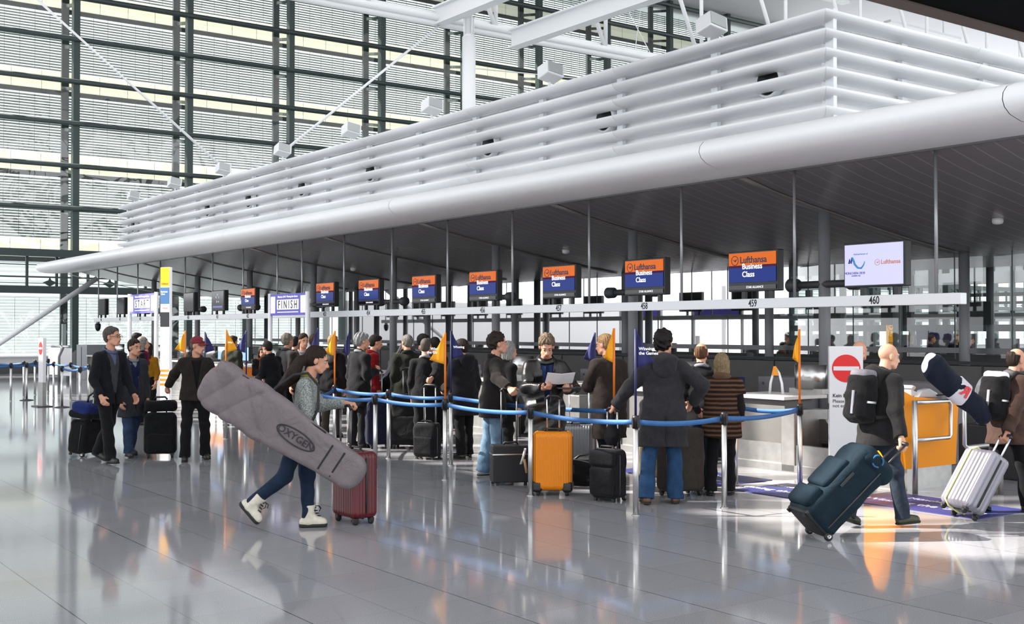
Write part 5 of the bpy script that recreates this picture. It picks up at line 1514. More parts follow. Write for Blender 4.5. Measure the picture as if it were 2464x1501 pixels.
e0 = Vector((0.33, a_[0], a_[1]))
mb.tube([(0.29, -0.24, 1.16), (0.22, -0.17, 1.26), (0.165, -0.03, 1.365), (0.15, 0.09, 1.38), (0.18, 0.19, 1.27), (0.25, 0.20, 1.08), (0.29, 0.16, 0.98)], 0.012, 8); mb.build('shoulder_strap', mat('dark strap', '222125', 0.85), bb)
mb = MB(); mb.tube([e0 + ax_ * s_ + up2 * u_ + Vector((0.055, 0, 0)) for s_, u_ in ((-0.12, 0.14), (0.05, 0.19), (0.3, 0.2), (0.42, 0.19), (0.55, 0.12), (0.72, 0.17), (0.95, 0.17))], 0.008, 6); mb.build('zip', mat('dark strap', '222125', 0.85), bb)

# -- three men walking in from the windows
l1, l1g, l1M, l1b = luggage('suitcase', 'black soft suitcase under the blue duffel, pulled by the man in the dark suit', 202, 1096, 105, 0.46, 0.28, 0.46, M_BLKFAB, tilt=8, handle=0.36, wheels=2)
M_BLUEBAG = cloth('3046a6', 'blue duffel cloth')
df = thing('duffel_bag', 'blue and black duffel bag strapped on top of the black suitcase', 'bag', (l1.location.x, l1.location.y, 0), heading(105) )
df.matrix_world = l1M @ Matrix.Translation((0, 0.02, l1b + 0.46 + 0.03))
sdf_obj('bag_body', M_BLUEBAG, df, [rbox((0, 0, 0.12), (0.27, 0.17, 0.11), 0.09)], 0.011, 0.02, disp=folds(0.008, 26, 4))
sdf_obj('end_panel', M_BLKFAB, df, [rbox((0, 0, 0.06), (0.275, 0.178, 0.055), 0.05)], 0.011, 0.02)
mb = MB(); mb.tube([(-0.10, 0.0, 0.21), (-0.09, 0, 0.31), (0.0, 0, 0.35), (0.09, 0, 0.31), (0.10, 0, 0.21)], 0.014, 8); mb.build('carry_handle', M_BLACK, df)
mb = MB(); mb.tube([(-0.27, 0.02, 0.16), (-0.33, 0.05, 0.08), (-0.34, 0.06, -0.06), (-0.30, 0.1, -0.12)], 0.02, 8); mb.build('shoulder_strap', M_BLACK, df)
person('grey-haired man with glasses in a dark suit jacket over a grey pullover', 261, 1115, 1.82, 122, ('short', '5b554f'), 'light',
    layers=(('shirt', '8f9bd0', {'collar': 0.013}), ('vest', '5d6168', {'open': (0.05, 0.34, 0.50), 'hem': -0.03})), top=('suit', '20222c', {'open': (0.085, -0.2, 0.50), 'lapel': True, 'hem': -0.17}),
    pants=('1b1c22', 1.1), legs=((12, 4, 0, -6), (-14, 16, 0, 22)), lean=2, head=(-18, 0), extras=('glasses',), RH=(0.25, 0.16, 0.88), LH=(-0.22, 0.22, 0.88), seed=1)
person('young short-haired man in a grey coat and blue jersey beside the man in the suit', 316, 1099, 1.64, 135, ('short', '2a211c'), 'light',
    layers=(('shirt', 'd5d9e4', {'collar': 0.012}), ('sweater', '26336b', {'open': (0.05, 0.40, 0.52)})), top=('coat', '4e5057', {'open': (0.075, -0.3, 0.52), 'hem': -0.34}), pants=('33557f', 1.05, jeans('2b3a54', 'slate')),
    legs=((8, 4, 0, 0), (-10, 10, 0, 14)), head=(-12, 4), seed=3, shoes=('shoe', '23201e'))
l2, l2g, l2M, l2b = luggage('suitcase', 'black tapered suitcase held by the man in the red cap', 386, 1100, 165, 0.42, 0.26, 0.56, M_BLKFAB, tilt=0, handle=0.0, wheels=4, pockets=((-0.42, 0.06, 0.42, 0.50, 0.03),))
hb = thing('laptop_bag', 'black laptop bag lying across the top of the black tapered suitcase', 'bag', (l2.location.x, l2.location.y, l2b + 0.575), heading(165))
sdf_obj('bag_body', M_BLKFAB, hb, [rbox((0, 0, 0.08), (0.22, 0.13, 0.075), 0.06)], 0.011, 0.02, disp=folds(0.006, 30, 2))
mb = MB(); mb.tube([(-0.09, 0, 0.165), (-0.06, 0, 0.20), (0.06, 0, 0.20), (0.09, 0, 0.165)], 0.013, 8); mb.build('carry_handle', M_BLACK, hb)
person('man in a dark red baseball cap, brown jacket and black trousers', 470, 1107, 1.69, 158, ('buzz', '6a5a4c'), 'light', layers=(('shirt', '16161a', {'collar': 0.012}),),
    top=('jacket', '3a332e', {'open': (0.07, 0.06, 0.52), 'collar': 0.022, 't': 0.032, 'hem': -0.08, 'amp': 0.007}), pants=('17171b', 1.12), legs=((6, 4, 5, 0), (-5, 4, 5, 0)), g=1.08, head=(-46, 2), extras=('cap',),
    Rw=(l2.location.x, l2.location.y, l2b + 0.575 + 0.20), grip=(65, 25), seed=5)

# -- people at the service desk in the back
person('dark-haired man in a brown jacket looking down, behind the dark ponytail', 728, 1046, 1.72, 165, ('short', '3a2416'), 'light', layers=(('shirt', 'd8d8dd', {'collar': 0.012}),), top=('suit', '453a38', {'open': (0.07, 0.1, 0.50)}), head=(-15, 8), seed=2)
person('brown-haired man seen from behind, between the ponytail and the navy pennant', 752, 1036, 1.70, 12, ('short', '4f3423'), 'light', top=('suit', '2a2a33'), layers=(('shirt', 'e2e2e6', {'collar': 0.014}),), seed=4)
person('man with wavy grey hair and a grey jacket seen from behind', 686, 1030, 1.70, 40, ('curly', '8d8378'), 'light', top=('jacket', '63656a', {'collar': 0.025}), seed=6)
person('dark-haired person half hidden behind the wavy grey hair', 706, 1018, 1.65, 20, ('short', '14110f'), 'light', top=('jacket', '25252b'), seed=7)
person('dark-haired man in a black coat leaning over the service desk', 660, 1036, 1.60, -55, ('short', '1c1410'), 'light', top=('coat', '191b24', {'collar': 0.02}), lean=14, RH=(0.18, 0.32, 1.0), LH=(-0.15, 0.36, 1.0), head=(0, 12), seed=8)
person('dark-haired clerk with an orange neckerchief sitting behind the orange desk', 628, 1004, 1.44, 150, ('long', '241610'), 'tan', top=('suit', '22222c'), extras=(('scarf', 'e2701e'),), head=(10, 10), RH=(0.1, 0.3, 1.2), seed=9)
person('man in an olive jacket at the orange desk seen from behind', 556, 1006, 1.66, 25, ('short', '3b2c22'), 'light', top=('jacket', '45473a', {'t': 0.04}), g=1.12, seed=10)
person('woman with grey-blonde hair and a pink scarf in a black coat', 336, 1022, 1.64, 70, ('bob', '9d948c'), 'light', top=('coat', '1c1c21', {'hood': True}), extras=(('scarf', 'b02068'),), seed=11)
person('dark-haired woman in a bright yellow staff shirt', 358, 1012, 1.52, 195, ('long', '2a1a14'), 'light', top=('shirt', 'f2a516', {'t': 0.014, 'collar': 0.014}), extras=(('badge',),), head=(15, 0), seed=12)
person('dark-haired person standing behind the grey-blonde woman', 322, 1004, 1.72, 60, ('short', '1f1814'), 'light', top=('jacket', '2b2b31'), seed=13)
dk = G(586, 974)
t = thing('service_desk', 'orange-fronted service desk behind the tip of the snowboard bag', 'desk', (dk.x - 0.2, dk.y, 0), 0)
m = MB(); m.box2((-0.3, -1.0, 0), (0.3, 1.0, 0.70)); m.build('body', mat('pale desk front', 'b9b7b5', 0.5), t, bevel=0.01)
m = MB(); m.box2((-0.33, -1.02, 0.70), (0.33, 1.02, 0.92)); m.build('orange_band', mat('orange laminate', 'd8741c', 0.5), t, bevel=0.01)
m = MB(); m.box2((-0.36, -1.05, 0.92), (0.36, 1.05, 0.96)); m.build('top', mat('pale desk top', 'd6d3ce', 0.4), t)
for k, yy in enumerate((0.8, -0.6)):
    t = thing('desk_screen', ('blue lit screen on the orange desk nearest the man in the red cap', 'white lit screen on the orange desk beside the leaning man')[k], 'screen', (dk.x - 0.2, dk.y + yy, 0.96), 0)
    m = MB(); m.box((0, 0, 0.25), (0.05, 0.46, 0.34)); m.box((0, 0, 0.05), (0.05, 0.06, 0.1)); m.build('casing', M_BLACK, t)
    m = MB(); m.box((-0.028, 0, 0.25), (0.006, 0.42, 0.30)); m.build('screen', mat('blue lit screen', '8fb8e0', 0.3, emit=0.5), t)

# -- the queue
q1, q1g, _, _ = luggage('suitcase', 'dark navy suitcase in the queue beside a steel belt post', 912, 1077, 150, 0.42, 0.28, 0.66, M_NAVFAB, handle=0.42, wheels=4)
q2_, q2g, _, _ = luggage('suitcase', 'tall black suitcase between the navy one and the suited man', 979, 1078, 190, 0.44, 0.30, 0.72, M_BLKFAB, handle=0.40, wheels=4, pockets=((-0.4, 0.1, 0.4, 0.6, 0.03),))
q3, q3g, _, _ = luggage('cabin_bag', 'small black cabin bag standing right behind the suited man', 1028, 1104, 205, 0.36, 0.22, 0.46, M_BLKFAB, handle=0.50, wheels=2, tilt=0, pockets=((-0.4, 0.08, 0.4, 0.6, 0.025),))
person('silver-haired man in a long black coat seen from behind', 862, 1076, 1.73, 48, ('full', '9a9a9c'), 'light', layers=(('shirt', 'e4e4ea', {'collar': 0.014}),), top=('coat', '1b1b22', {'hem': -0.30, 't': 0.03}), pants=('24242b', 1.1), g=1.08, head=(18, 2), Rw=q1g, grip=(62, 25), seed=14)
person('person in a bright red puffer jacket beside the silver-haired man', 892, 1060, 1.70, 70, ('short', '211916'), 'light', top=('puffer', 'c8141e', {'hem': -0.30, 'collar': 0.03}), seed=15, head=(0, 10))
person('blond man in a black jacket behind the yellow pennant', 797, 1052, 1.69, 15, ('short', 'b08a5c'), 'light', top=('jacket', '1d1d22', {'hood': True, 'hoodmat': cloth('8b8d8a', 'grey hood cloth')}), pants=('4c463f', 1.0), seed=16)
person('black-haired woman in dark blue bending over a counter', 932, 1056, 1.62, 55, ('long', '0f0d0e'), 'light', top=('suit', '1b2233'), lean=26, head=(0, 26), pants=('b9bcc4', 1.1), RH=(0.15, 0.42, 1.0), LH=(-0.15, 0.45, 1.0), seed=17)
person('grey-haired man in an olive green waxed coat', 980, 1066, 1.70, -8, ('short', '807b74'), 'light', top=('coat', '2c3027', {'hem': -0.25, 'collar': 0.025}), head=(-32, 0), seed=18)
person('black-haired man with glasses facing the man in the black suit', 1008, 1047, 1.71, 95, ('short', '14100f'), 'light', layers=(('shirt', 'aab4d4', {'collar': 0.014}),), top=('suit', '1f2330', {'open': (0.07, 0.1, 0.5)}), extras=('glasses',), head=(0, 8), seed=19)
person('man with cropped grey hair in a black suit seen from behind', 1022, 1090, 1.655, 5, ('buzz', '5c524c'), 'light', layers=(('shirt', 'e8e8ee', {'collar': 0.014}),), top=('suit', '1c1c22', {'hem': -0.20, 'vent': True}), pants=('1d1d23', 1.1), Rw=q3g + Vector((0, 0, 0.0)), grip=(60, 25), seed=20)
person('dark-haired person hidden behind the two pennants', 1050, 1062, 1.66, -40, ('short', '1d1512'), 'light', top=('jacket', '2a2725'), seed=21)
person('man with glasses in a dark parka with a fur collar', 1116, 1102, 1.65, -40, ('short', '33241c'), 'light', top=('jacket', '25242a', {'hem': -0.30, 't': 0.045, 'hood': True, 'collar': 0.05, 'collarmat': mat('brown fur trim', '7a6248', 0.95, 0, 0.4, 80, 0.8, 130), 'cfold': 0.008, 'amp': 0.008}), pants=('17171c', 1.15), g=1.12, extras=('glasses',), head=(-18, 0), LH=(-0.12, 0.34, 1.0), seed=22)
q4, q4g, _, _ = luggage('flight_case', 'boxy black pilot case with paper tags before the young man in jeans', 1228, 1165, 170, 0.44, 0.24, 0.42, mat('black leatherette', '16161a', 0.55, bump=0.2, bscale=300), 'box', handle=0.62, wheels=2, cat='case', hcol=mat('dark handle tube', '6c6a6c', 0.35, 0.8))
tg = thing('luggage_tag', 'white and brown paper tag hanging on the pilot case', 'tag', q4.location, heading(170))
m = MB(); m.grid([[(-0.165 + 0.05 * v + 0.03 * u, 0.132 + 0.012 * math.sin(4 * v) , 0.42 - 0.18 * v) for u in (0, 1)] for v in (0, 0.33, 0.66, 1)]); m.build('paper', mat('white tag paper', 'ece9e4', 0.7), tg, thick=0.003)
m = MB(); m.grid([[(-0.15 - 0.03 * v + 0.03 * u, 0.138, 0.30 - 0.16 * v) for u in (0, 1)] for v in (0, 0.5, 1)]); m.build('stub', mat('brown tag card', 'c0946a', 0.7), tg, thick=0.003)
person('young dark-haired man in a dark brown jacket and light jeans', 1185, 1147, 1.735, 78, ('curly', '2c1e17'), 'light', layers=(('shirt', '9a9ba8', {'collar': 0.014}),), top=('jacket', '332c2c', {'hem': -0.20, 't': 0.036, 'collar': 0.024, 'amp': 0.008, 'open': (0.05, 0.36, 0.52)}),
    pants=('7b9dbb', 1.25, J_LIGHT), legs=((5, 3, 0, 0), (-4, 6, 0, 0)), shoes=('shoe', '8b8f98'), g=1.02, Rw=q4g, grip=(62, 25), head=(2, 2), seed=23)
person('grey-haired person in a black coat hidden behind the young man in jeans', 1214, 1122, 1.62, 60, ('bob', 'a9a6a4'), 'light', top=('coat', '151519', {'hem': -0.3}), seed=24, head=(0, 6))
M_YSH = mat('yellow suitcase shell', 'd87d00', 0.42, spec=0.4)
q5, q5g, _, _ = luggage('suitcase', 'bright yellow ribbed suitcase standing in front of the man reading', 1330, 1190, 186, 0.415, 0.25, 0.62, M_YSH, 'hard', handle=0.36, wheels=4, corners=True, cell=0.0085, ribs=0.026, hw=0.13)
M_LEATH = mat('black leather', '060607', 0.30, 0, 0.1, 20, 0.15, 60, spec=0.45)
ld = person('man with tousled grey-brown hair in a shiny black leather jacket reading a paper', 1312, 1174, 1.745, 172, ('full', '7d6a55'), 'light', layers=(('shirt', '35549f', {'collar': 0.013, 'tie': '1b2a5e'}),), top=('leather', '0c0c0d', {'open': (0.075, -0.05, 0.52), 'collar': 0.03, 'mat': M_LEATH, 'hem': -0.32}),
    pants=('15151a', 1.1), g=1.14, head=(6, 30), lean=5, RH=(0.09, 0.40, 1.15), LH=(-0.19, 0.40, 1.13), grip=(48, 48), facing_hand=(((-0.5, 1, 0.1), (-0.2, 0, 1)), ((0.4, 1, 0.1), (0.2, 0, 1))), elbow=((0.9, -0.5, -0.8), (-0.9, -0.5, -0.8)), seed=25)
pl = ld['root']
pm_ = Matrix.Translation(pl.location) @ pl.rotation_euler.to_matrix().to_4x4()
pp = thing('paper', 'white folded sheet of paper read by the man in the leather jacket', 'paper', pm_ @ Vector((-0.06, 0.50, 1.15)), pl.rotation_euler.z)
m = MB(); m.grid([[(-0.16 + 0.30 * u, -0.05 + 0.17 * v, 0.02 + 0.12 * v + 0.03 * abs(u - 0.5)) for v in (0, 0.5, 1)] for u in (0, 0.25, 0.5, 0.75, 1)], False); m.build('sheet', mat('white paper', 'f2f2f4', 0.7), pp, thick=0.002)
bk = thing('passport_wallet', 'dark wallet held under the sheet of paper', 'wallet', pm_ @ Vector((-0.13, 0.50, 1.125)), pl.rotation_euler.z)
m = MB(); m.box((0, 0, 0.008), (0.17, 0.12, 0.016)); m.build('cover', M_BLACK, bk, bevel=0.004)
q6, q6g, _, _ = luggage('trolley_case', 'silver aluminium trolley case with tall silver handles behind the yellow suitcase', 1392, 1142, 190, 0.40, 0.24, 0.56, mat('ribbed aluminium', '8d8f92', 0.35, 0.8), 'hard', handle=0.42, wheels=4, hw=0.24, hcol=mat('bright silver tube', 'e2e2e4', 0.25, 0.9))
lb = G(1402, 1166)
t = thing('shoulder_bag', 'slouched black shoulder bag on the floor beside the black trolley bag', 'bag', (lb.x, lb.y, 0), heading(170))
sdf_obj('bag_body', M_BLKFAB, t, [rbox((0, 0, 0.15), (0.20, 0.14, 0.15), 0.09), ell((-0.1, 0.02, 0.07), (0.18, 0.15, 0.07))], 0.011, 0.05, disp=folds(0.012, 22, 3), cuts=[lambda P: 0.002 - P[:, 2]])
mb = MB(); mb.tube([(-0.15, 0.05, 0.27), (-0.10, 0.08, 0.36), (0.05, 0.06, 0.34), (0.14, 0.05, 0.27)], 0.014, 8); mb.build('strap', M_BLACK, t)
q7, q7g, q7M, q7b = luggage('trolley_bag', 'charcoal two-wheeled trolley bag with silver wheel hubs in the queue', 1464, 1204, 215, 0.33, 0.24, 0.50, M_DKFAB, handle=0.40, wheels=2, pockets=((-0.42, 0.06, 0.42, 0.64, 0.035), (-0.46, 0.68, 0.46, 0.98, 0.03)), hw=0.12)
person('blond man in a long brown overcoat seen from behind', 1466, 1152, 1.725, -28, ('short', 'a98558'), 'light', layers=(('shirt', 'e9e9ee', {'collar': 0.015}),), top=('coat', '4a3c38', {'hem': -0.44, 't': 0.034}), pants=('1c2130', 1.0), g=1.06, head=(-30, 8), LH=(-0.06, 0.36, 1.1), elbow=(None, (-0.8, -0.6, -0.6)), seed=26)
hbp = G(1500, 1196)
hh = thing('drawstring_bag', 'small black bag hanging from the raised trolley handle', 'bag', q7g + Vector((0, 0, -0.30)), heading(200))
sdf_obj('bag_body', M_BLKFAB, hh, [ell((0, 0, 0.02), (0.085, 0.06, 0.13)), cap((0, 0, 0.12), (0, 0, 0.25), 0.04, 0.02)], 0.01, 0.04, disp=folds(0.006, 40, 1))
gm = person('curly dark-haired man in a dark grey hooded overcoat and blue jeans seen from behind', 1598, 1211, 1.765, 2, ('curly', '17110f'), 'light', top=('coat', '4b4a50', {'hem': -0.35, 't': 0.036, 'hood': True, 'vent': True, 'wide': 1.05}), pants=('33557f', 1.28, J_BLUE), shoes=('shoe', '54392a'),
    legs=((3, 3, 2, 0), (-3, 4, 8, 0)), g=1.10, head=(32, 2), Lw=q7g, RH=(0.30, 0.10, 1.02), grip=(25, 60), elbow=((1.0, -0.7, -0.2), (-0.6, -1, -0.3)), extras=(('scarf', '121216'),), seed=27)
q8, q8g, _, _ = luggage('suitcase', 'large taupe hard suitcase behind the legs of the grey-coated man', 1638, 1192, 150, 0.46, 0.30, 0.66, cloth('5c534c', 'taupe suitcase cloth'), 'soft', wheels=4)
q9, _, q9M, q9b = luggage('suitcase', 'beige suitcase under the black backpack in the queue', 1570, 1158, 175, 0.40, 0.26, 0.42, cloth('c2b49c', 'beige suitcase cloth'), 'soft', wheels=4)
bp = thing('backpack', 'black rounded backpack standing on the beige suitcase', 'backpack', (q9.location.x, q9.location.y, q9b + 0.475), heading(170))
sdf_obj('bag_body', M_BLKFAB, bp, [rbox((0, 0, 0.22), (0.155, 0.10, 0.215), 0.095), rbox((0, 0.09, 0.16), (0.12, 0.05, 0.12), 0.05)], 0.011, 0.03, disp=folds(0.005, 30, 5))
mb = MB(); mb.tube([(-0.03, -0.03, 0.425), (-0.02, -0.03, 0.46), (0.02, -0.03, 0.46), (0.03, -0.03, 0.425)], 0.009, 8); mb.build('top_loop', M_BLACK, bp)
person('balding man in a black jacket and jeans between grey coat and striped sweater', 1688, 1168, 1.63, 8, ('fringe', '6b4a33'), 'light', layers=(('shirt', 'd9dce8', {'collar': 0.014}),), top=('jacket', '17171c', {'hem': -0.14}), pants=('33557f', 1.1, J_DARK), shoes=('shoe', '131315'), g=1.05, seed=28, head=(8, 0))
def stripe_mat():
    m = bpy.data.materials.new('brown striped knit'); m.use_nodes = True
    nt = m.node_tree; b = nt.nodes['Principled BSDF']; L = nt.links
    tc = nt.nodes.new('ShaderNodeTexCoord'); w = nt.nodes.new('ShaderNodeTexWave'); w.wave_type = 'BANDS'; w.bands_direction = 'Z'
    w.inputs['Scale'].default_value = 5.6; w.inputs['Distortion'].default_value = 0.6; w.inputs['Detail'].default_value = 1; w.inputs['Detail Scale'].default_value = 2
    r = nt.nodes.new('ShaderNodeValToRGB'); r.color_ramp.elements[0].color = lin('1c1412'); r.color_ramp.elements[1].color = lin('5e4434')
    e = r.color_ramp.elements.new(0.45); e.color = lin('33251d')
    L.new(tc.outputs['Object'], w.inputs['Vector']); L.new(w.outputs['Fac'], r.inputs['Fac']); L.new(r.outputs['Color'], b.inputs['Base Color'])
    b.inputs['Roughness'].default_value = 0.95; b.inputs['Specular IOR Level'].default_value = 0.15
    return m
M_STRIPE = crease(stripe_mat(), 0.4)
person('blonde bobbed woman in a brown striped sweater vest seen from behind', 1737, 1190, 1.515, 12, ('bob', 'a08a66'), 'light', layers=(('shirt', '2b2226', {'t': 0.018}),), top=('vest', '6a4a38', {'mat': M_STRIPE, 't': 0.036, 'hem': -0.22, 'short': True, 'collar': 0.042, 'collarmat': cloth('9a7156', 'pinkish brown knit collar'), 'amp': 0.004, 'wide': 1.0}),
    pants=('131317', 1.2), shoes=('shoe', '101012'), g=1.2, sh=1.08, LH=(-0.30, 0.24, 1.02), elbow=(None, (-1, -0.6, -0.4)), legs=((2, 2, 0, 0), (-4, 4, 4, 0)), seed=29)

# -- the bald man with the backpack and the teal trolley
M_TEAL = crease(mat('teal trolley cloth', '081d28', 0.85, 0, 0.15, 14, 0.25, 200, spec=0.25))
tp = G(1962, 1290)
tb_t = 47
tb, tbg, tbM, tbb = luggage('trolley_bag', 'big dark teal rolling duffel pulled by the bald man', 1938, 1294, 78, 0.40, 0.34, 0.78, M_TEAL, tilt=tb_t, wheels=2, cell=0.010, pockets=((-0.44, 0.05, 0.44, 0.30, 0.045), (-0.40, 0.34, 0.40, 0.74, 0.03)), cat='bag')
sdf_obj('top_lid', M_TEAL, tb, [rbox((0, 0.02, tbb + 0.72), (0.215, 0.19, 0.10), 0.09)], 0.010, 0.03, disp=folds(0.006, 26, 2))
mb = MB(); mb.box((0, 0, tbb + 0.03), (0.36, 0.30, 0.09)); mb.build('kick_plate', mat('black kick plate', '131416', 0.6), tb, bevel=0.02)
for k in range(3):
    mb = MB(); a = k * 2.1; mb.tube([(0.216, -0.02 + 0.05 * math.cos(a + j * 0.35), tbb + 0.74 + 0.05 * math.sin(a + j * 0.35)) for j in range(5)], 0.008, 6); mb.build('round_logo', mat('light blue print', '1f5a88', 0.7), tb)
mb = MB(); mb.box((0.205, -0.10, tbb + 0.44), (0.012, 0.02, 0.16)); mb.build('side_handle', M_BLACK, tb)
for sg in (-1, 1):
    mb = MB(); mb.cyl((sg * 0.07, 0.13, tbb + 0.76), (sg * 0.07, 0.13, tbb + 1.08), 0.010, 10); mb.build('handle_tube', M_BLACK, tb)
mb = MB(); mb.cyl((-0.08, 0.13, tbb + 1.08), (0.08, 0.13, tbb + 1.08), 0.018, 10); mb.build('handle_grip', M_BLACK, tb)
tbg = tbM @ Vector((0, 0.13, tbb + 1.08))
bm = person('bald man in a black hooded jacket and jeans walking with a backpack', 2116, 1267, 1.66, 68, None, 'fair', top=('jacket', '3b3a3c', {'hem': -0.15, 't': 0.034, 'hood': True, 'collar': 0.03, 'amp': 0.009}), pants=('3a4656', 1.1, J_GREY), shoes=('shoe', '292d12', '14140f'),
    legs=((16, 5, 0, -4), (-14, 12, 0, 18)), lean=6, head=(10, 6), g=1.08, Rw=tbg, grip=(62, 25), seed=30)
def backpack(ctx, label, dy=0.0, cols=('222226', '8d8e96'), lid='6a6870'):
    r = ctx['root']
    t = thing('backpack', label, 'backpack', r.location, r.rotation_euler.z)
    s = ctx['s']; T = ctx['T']; TM = ctx['TM']; t.scale = (s, s, s)
    c = T(0, -0.235, 0.27)
    mk = cloth(cols[0])
    sdf_obj('bag_body', mk, t, [rbox(c, (0.155, 0.095, 0.235), 0.075, TM), rbox(T(0, -0.32, 0.20), (0.115, 0.04, 0.13), 0.04, TM)], 0.0095, 0.03, disp=folds(0.007, 30, 6))
    sdf_obj('top_lid', mat('lid cloth ' + lid, lid, 0.7), t, [rbox(T(0, -0.225, 0.50), (0.12, 0.085, 0.05), 0.045, TM)], 0.0095, 0.03, disp=folds(0.005, 34, 2))
    mb = MB(); mb.box(T(0.04, -0.365, 0.23), (0.03, 0.012, 0.22), TM); mb.build('reflective_strip', mat('reflective grey', cols[1], 0.6), t)
    for e in (-1, 1):
        mb = MB(); mb.tube([T(e * 0.09, -0.15, 0.47), T(e * 0.10, -0.06, 0.555), T(e * 0.105, 0.05, 0.545), T(e * 0.115, 0.135, 0.42), T(e * 0.15, 0.125, 0.25), T(e * 0.17, -0.02, 0.12), T(e * 0.14, -0.17, 0.10)], 0.022, 8); mb.build('shoulder_strap', mat('black webbing', '151517', 0.8), t)
    for e in (-1, 1):
        mb = MB(); mb.box(T(e * 0.158, -0.24, 0.24), (0.012, 0.10, 0.02), TM); mb.build('buckle', M_CHROME, t)
    return t
backpack(bm, 'black and grey backpack worn by the bald man')

# -- the man at the right edge
ss, ssg, ssM, ssb = luggage('suitcase', 'silver ribbed suitcase with a pale yellow strap, tilted and pulled at the picture edge', 2304, 1248, 72, 0.40, 0.24, 0.60, mat('silver suitcase shell', '7f7e88', 0.35, 0.25), 'hard', tilt=33, wheels=4, handle=0.24, ribs=0.05, cell=0.009, hcol=mat('pale handle tube', 'c6c8d2', 0.35, 0.4), hw=0.13)
mb = MB(); mb.tube([(-0.09, 0.129, ssb + 0.0), (-0.09, 0.131, ssb + 0.58), (-0.09, 0.06, ssb + 0.61), (-0.09, -0.08, ssb + 0.61), (-0.09, -0.131, ssb + 0.56), (-0.09, -0.131, ssb + 0.03), (-0.09, -0.06, ssb - 0.008), (-0.09, 0.08, ssb - 0.008)], 0.012, 8, closed=True); mb.build('luggage_strap', mat('pale yellow strap', 'c6c48e', 0.8), ss)
rm = person('balding man in a brown jacket with an orange and black backpack at the picture edge', 2428, 1232, 1.61, 66, ('fringe', '251812'), 'light', layers=(('shirt', '8f959b', {'collar': 0.02}),), top=('jacket', '72554b', {'hem': -0.20, 't': 0.038, 'amp': 0.009}), pants=('15161d', 1.15), shoes=('shoe', '141414'),
    legs=((14, 5, 0, -3), (-14, 14, 0, 18)), lean=7, head=(6, 6), g=1.12, Rw=ssg, grip=(60, 25), seed=31)
rb = backpack(rm, 'black backpack with white lid and orange trim on the brown-jacketed man', cols=('1b1c20', 'd0682c'), lid='d9d8e0')
sp = rm['root']
sb = thing('snowboard_bag', 'navy snowboard bag with a red letter strapped aslant behind the brown-jacketed man', 'bag', sp.location, sp.rotation_euler.z)
s_ = rm['s']; sb.scale = (s_, s_, s_)
A_ = Vector((0.02, -0.40, 1.08)); B_ = Vector((-0.05, -0.98, 1.54))
nv = (B_ - A_).normalized(); rv = Vector((1, 0, 0)); rv = (rv - nv * rv.dot(nv)).normalized(); uv = rv.cross(nv)
SM = Matrix((uv, rv, nv)).transposed()
M_NAVB = cloth('18233f', 'navy board bag cloth')
Ls = (B_ - A_).length
sdf_obj('bag_body', M_NAVB, sb, [framed(cap((0, 0, 0), (0, 0, Ls), 0.125, 0.145), A_, SM, (1, 0.5, 1))], 0.0095, 0.02, disp=folds(0.007, 20, 3))
cm_ = mat('pale patch', 'b9b5bd', 0.8)
sdf_obj('pale_band', cm_, sb, [framed(cap((0, 0, Ls * 0.36), (0, 0, Ls * 0.58), 0.140, 0.145, flat=True, flat0=True), A_, SM, (1, 0.52, 1))], 0.0095, 0.02)
TMx = Matrix((nv, -uv, nv.cross(-uv))).transposed().to_4x4(); TMx.translation = A_ + nv * (Ls * 0.46) + rv * 0.082
text('red_letter', 'R', 0.17, TMx, mat('red print', 'c02c30', 0.7), sb, bold=0.03)
sdf_obj('white_tip', mat('white tip cloth', 'e4e6ee', 0.8), sb, [framed(cap((0.03, 0, Ls + 0.06), (-0.04, 0, Ls + 0.07), 0.092, 0.09), A_, SM, (1, 0.5, 1))], 0.0095, 0.02)

# -- bald head behind the sign, and people beyond the glass
person('bald man half hidden behind the no-entry sign', 2060, 1156, 1.65, 60, None, 'fair', top=('jacket', '4a4744'), head=(0, 4), seed=32)
FARH = ['31241c', '6a5644', '1c1613', 'b5b0aa', '2c1d16', '45362b', '8c7a66']
FARL = ['grey-haired traveller beyond the glass right of the yellow pylon', 'brown-haired traveller beyond the glass, second from the yellow pylon', 'dark-haired traveller beyond the glass between two columns', 'white-haired traveller beyond the glass near the striped woman', 'dark traveller beyond the glass above the steel counters', 'traveller beyond the glass left of the orange pennant', 'fair-haired traveller beyond the glass at the far right column']
for i, (px, X) in enumerate(((2192, 28), (2238, 29), (2300, 30), (1790, 28), (1850, 30), (1890, 27), (2330, 28))):
    q = onX(px, 860, X)
    d = math.hypot(q.x, q.y)
    dep = q.x * math.sin(YAW) + q.y * math.cos(YAW)
    person(FARL[i], px, 795 + 2775 * 1.75 / dep, 1.62 + 0.02 * (i % 3), 40 + 70 * i, ('short', ('a49c94' if i == 0 else FARH[i])), 'light', top=('jacket', ('2c2d33', '4a3a36', '23262f', '5c5c60', '1f1f24', '3c4048', '6a5a4a')[i]), seed=40 + i)
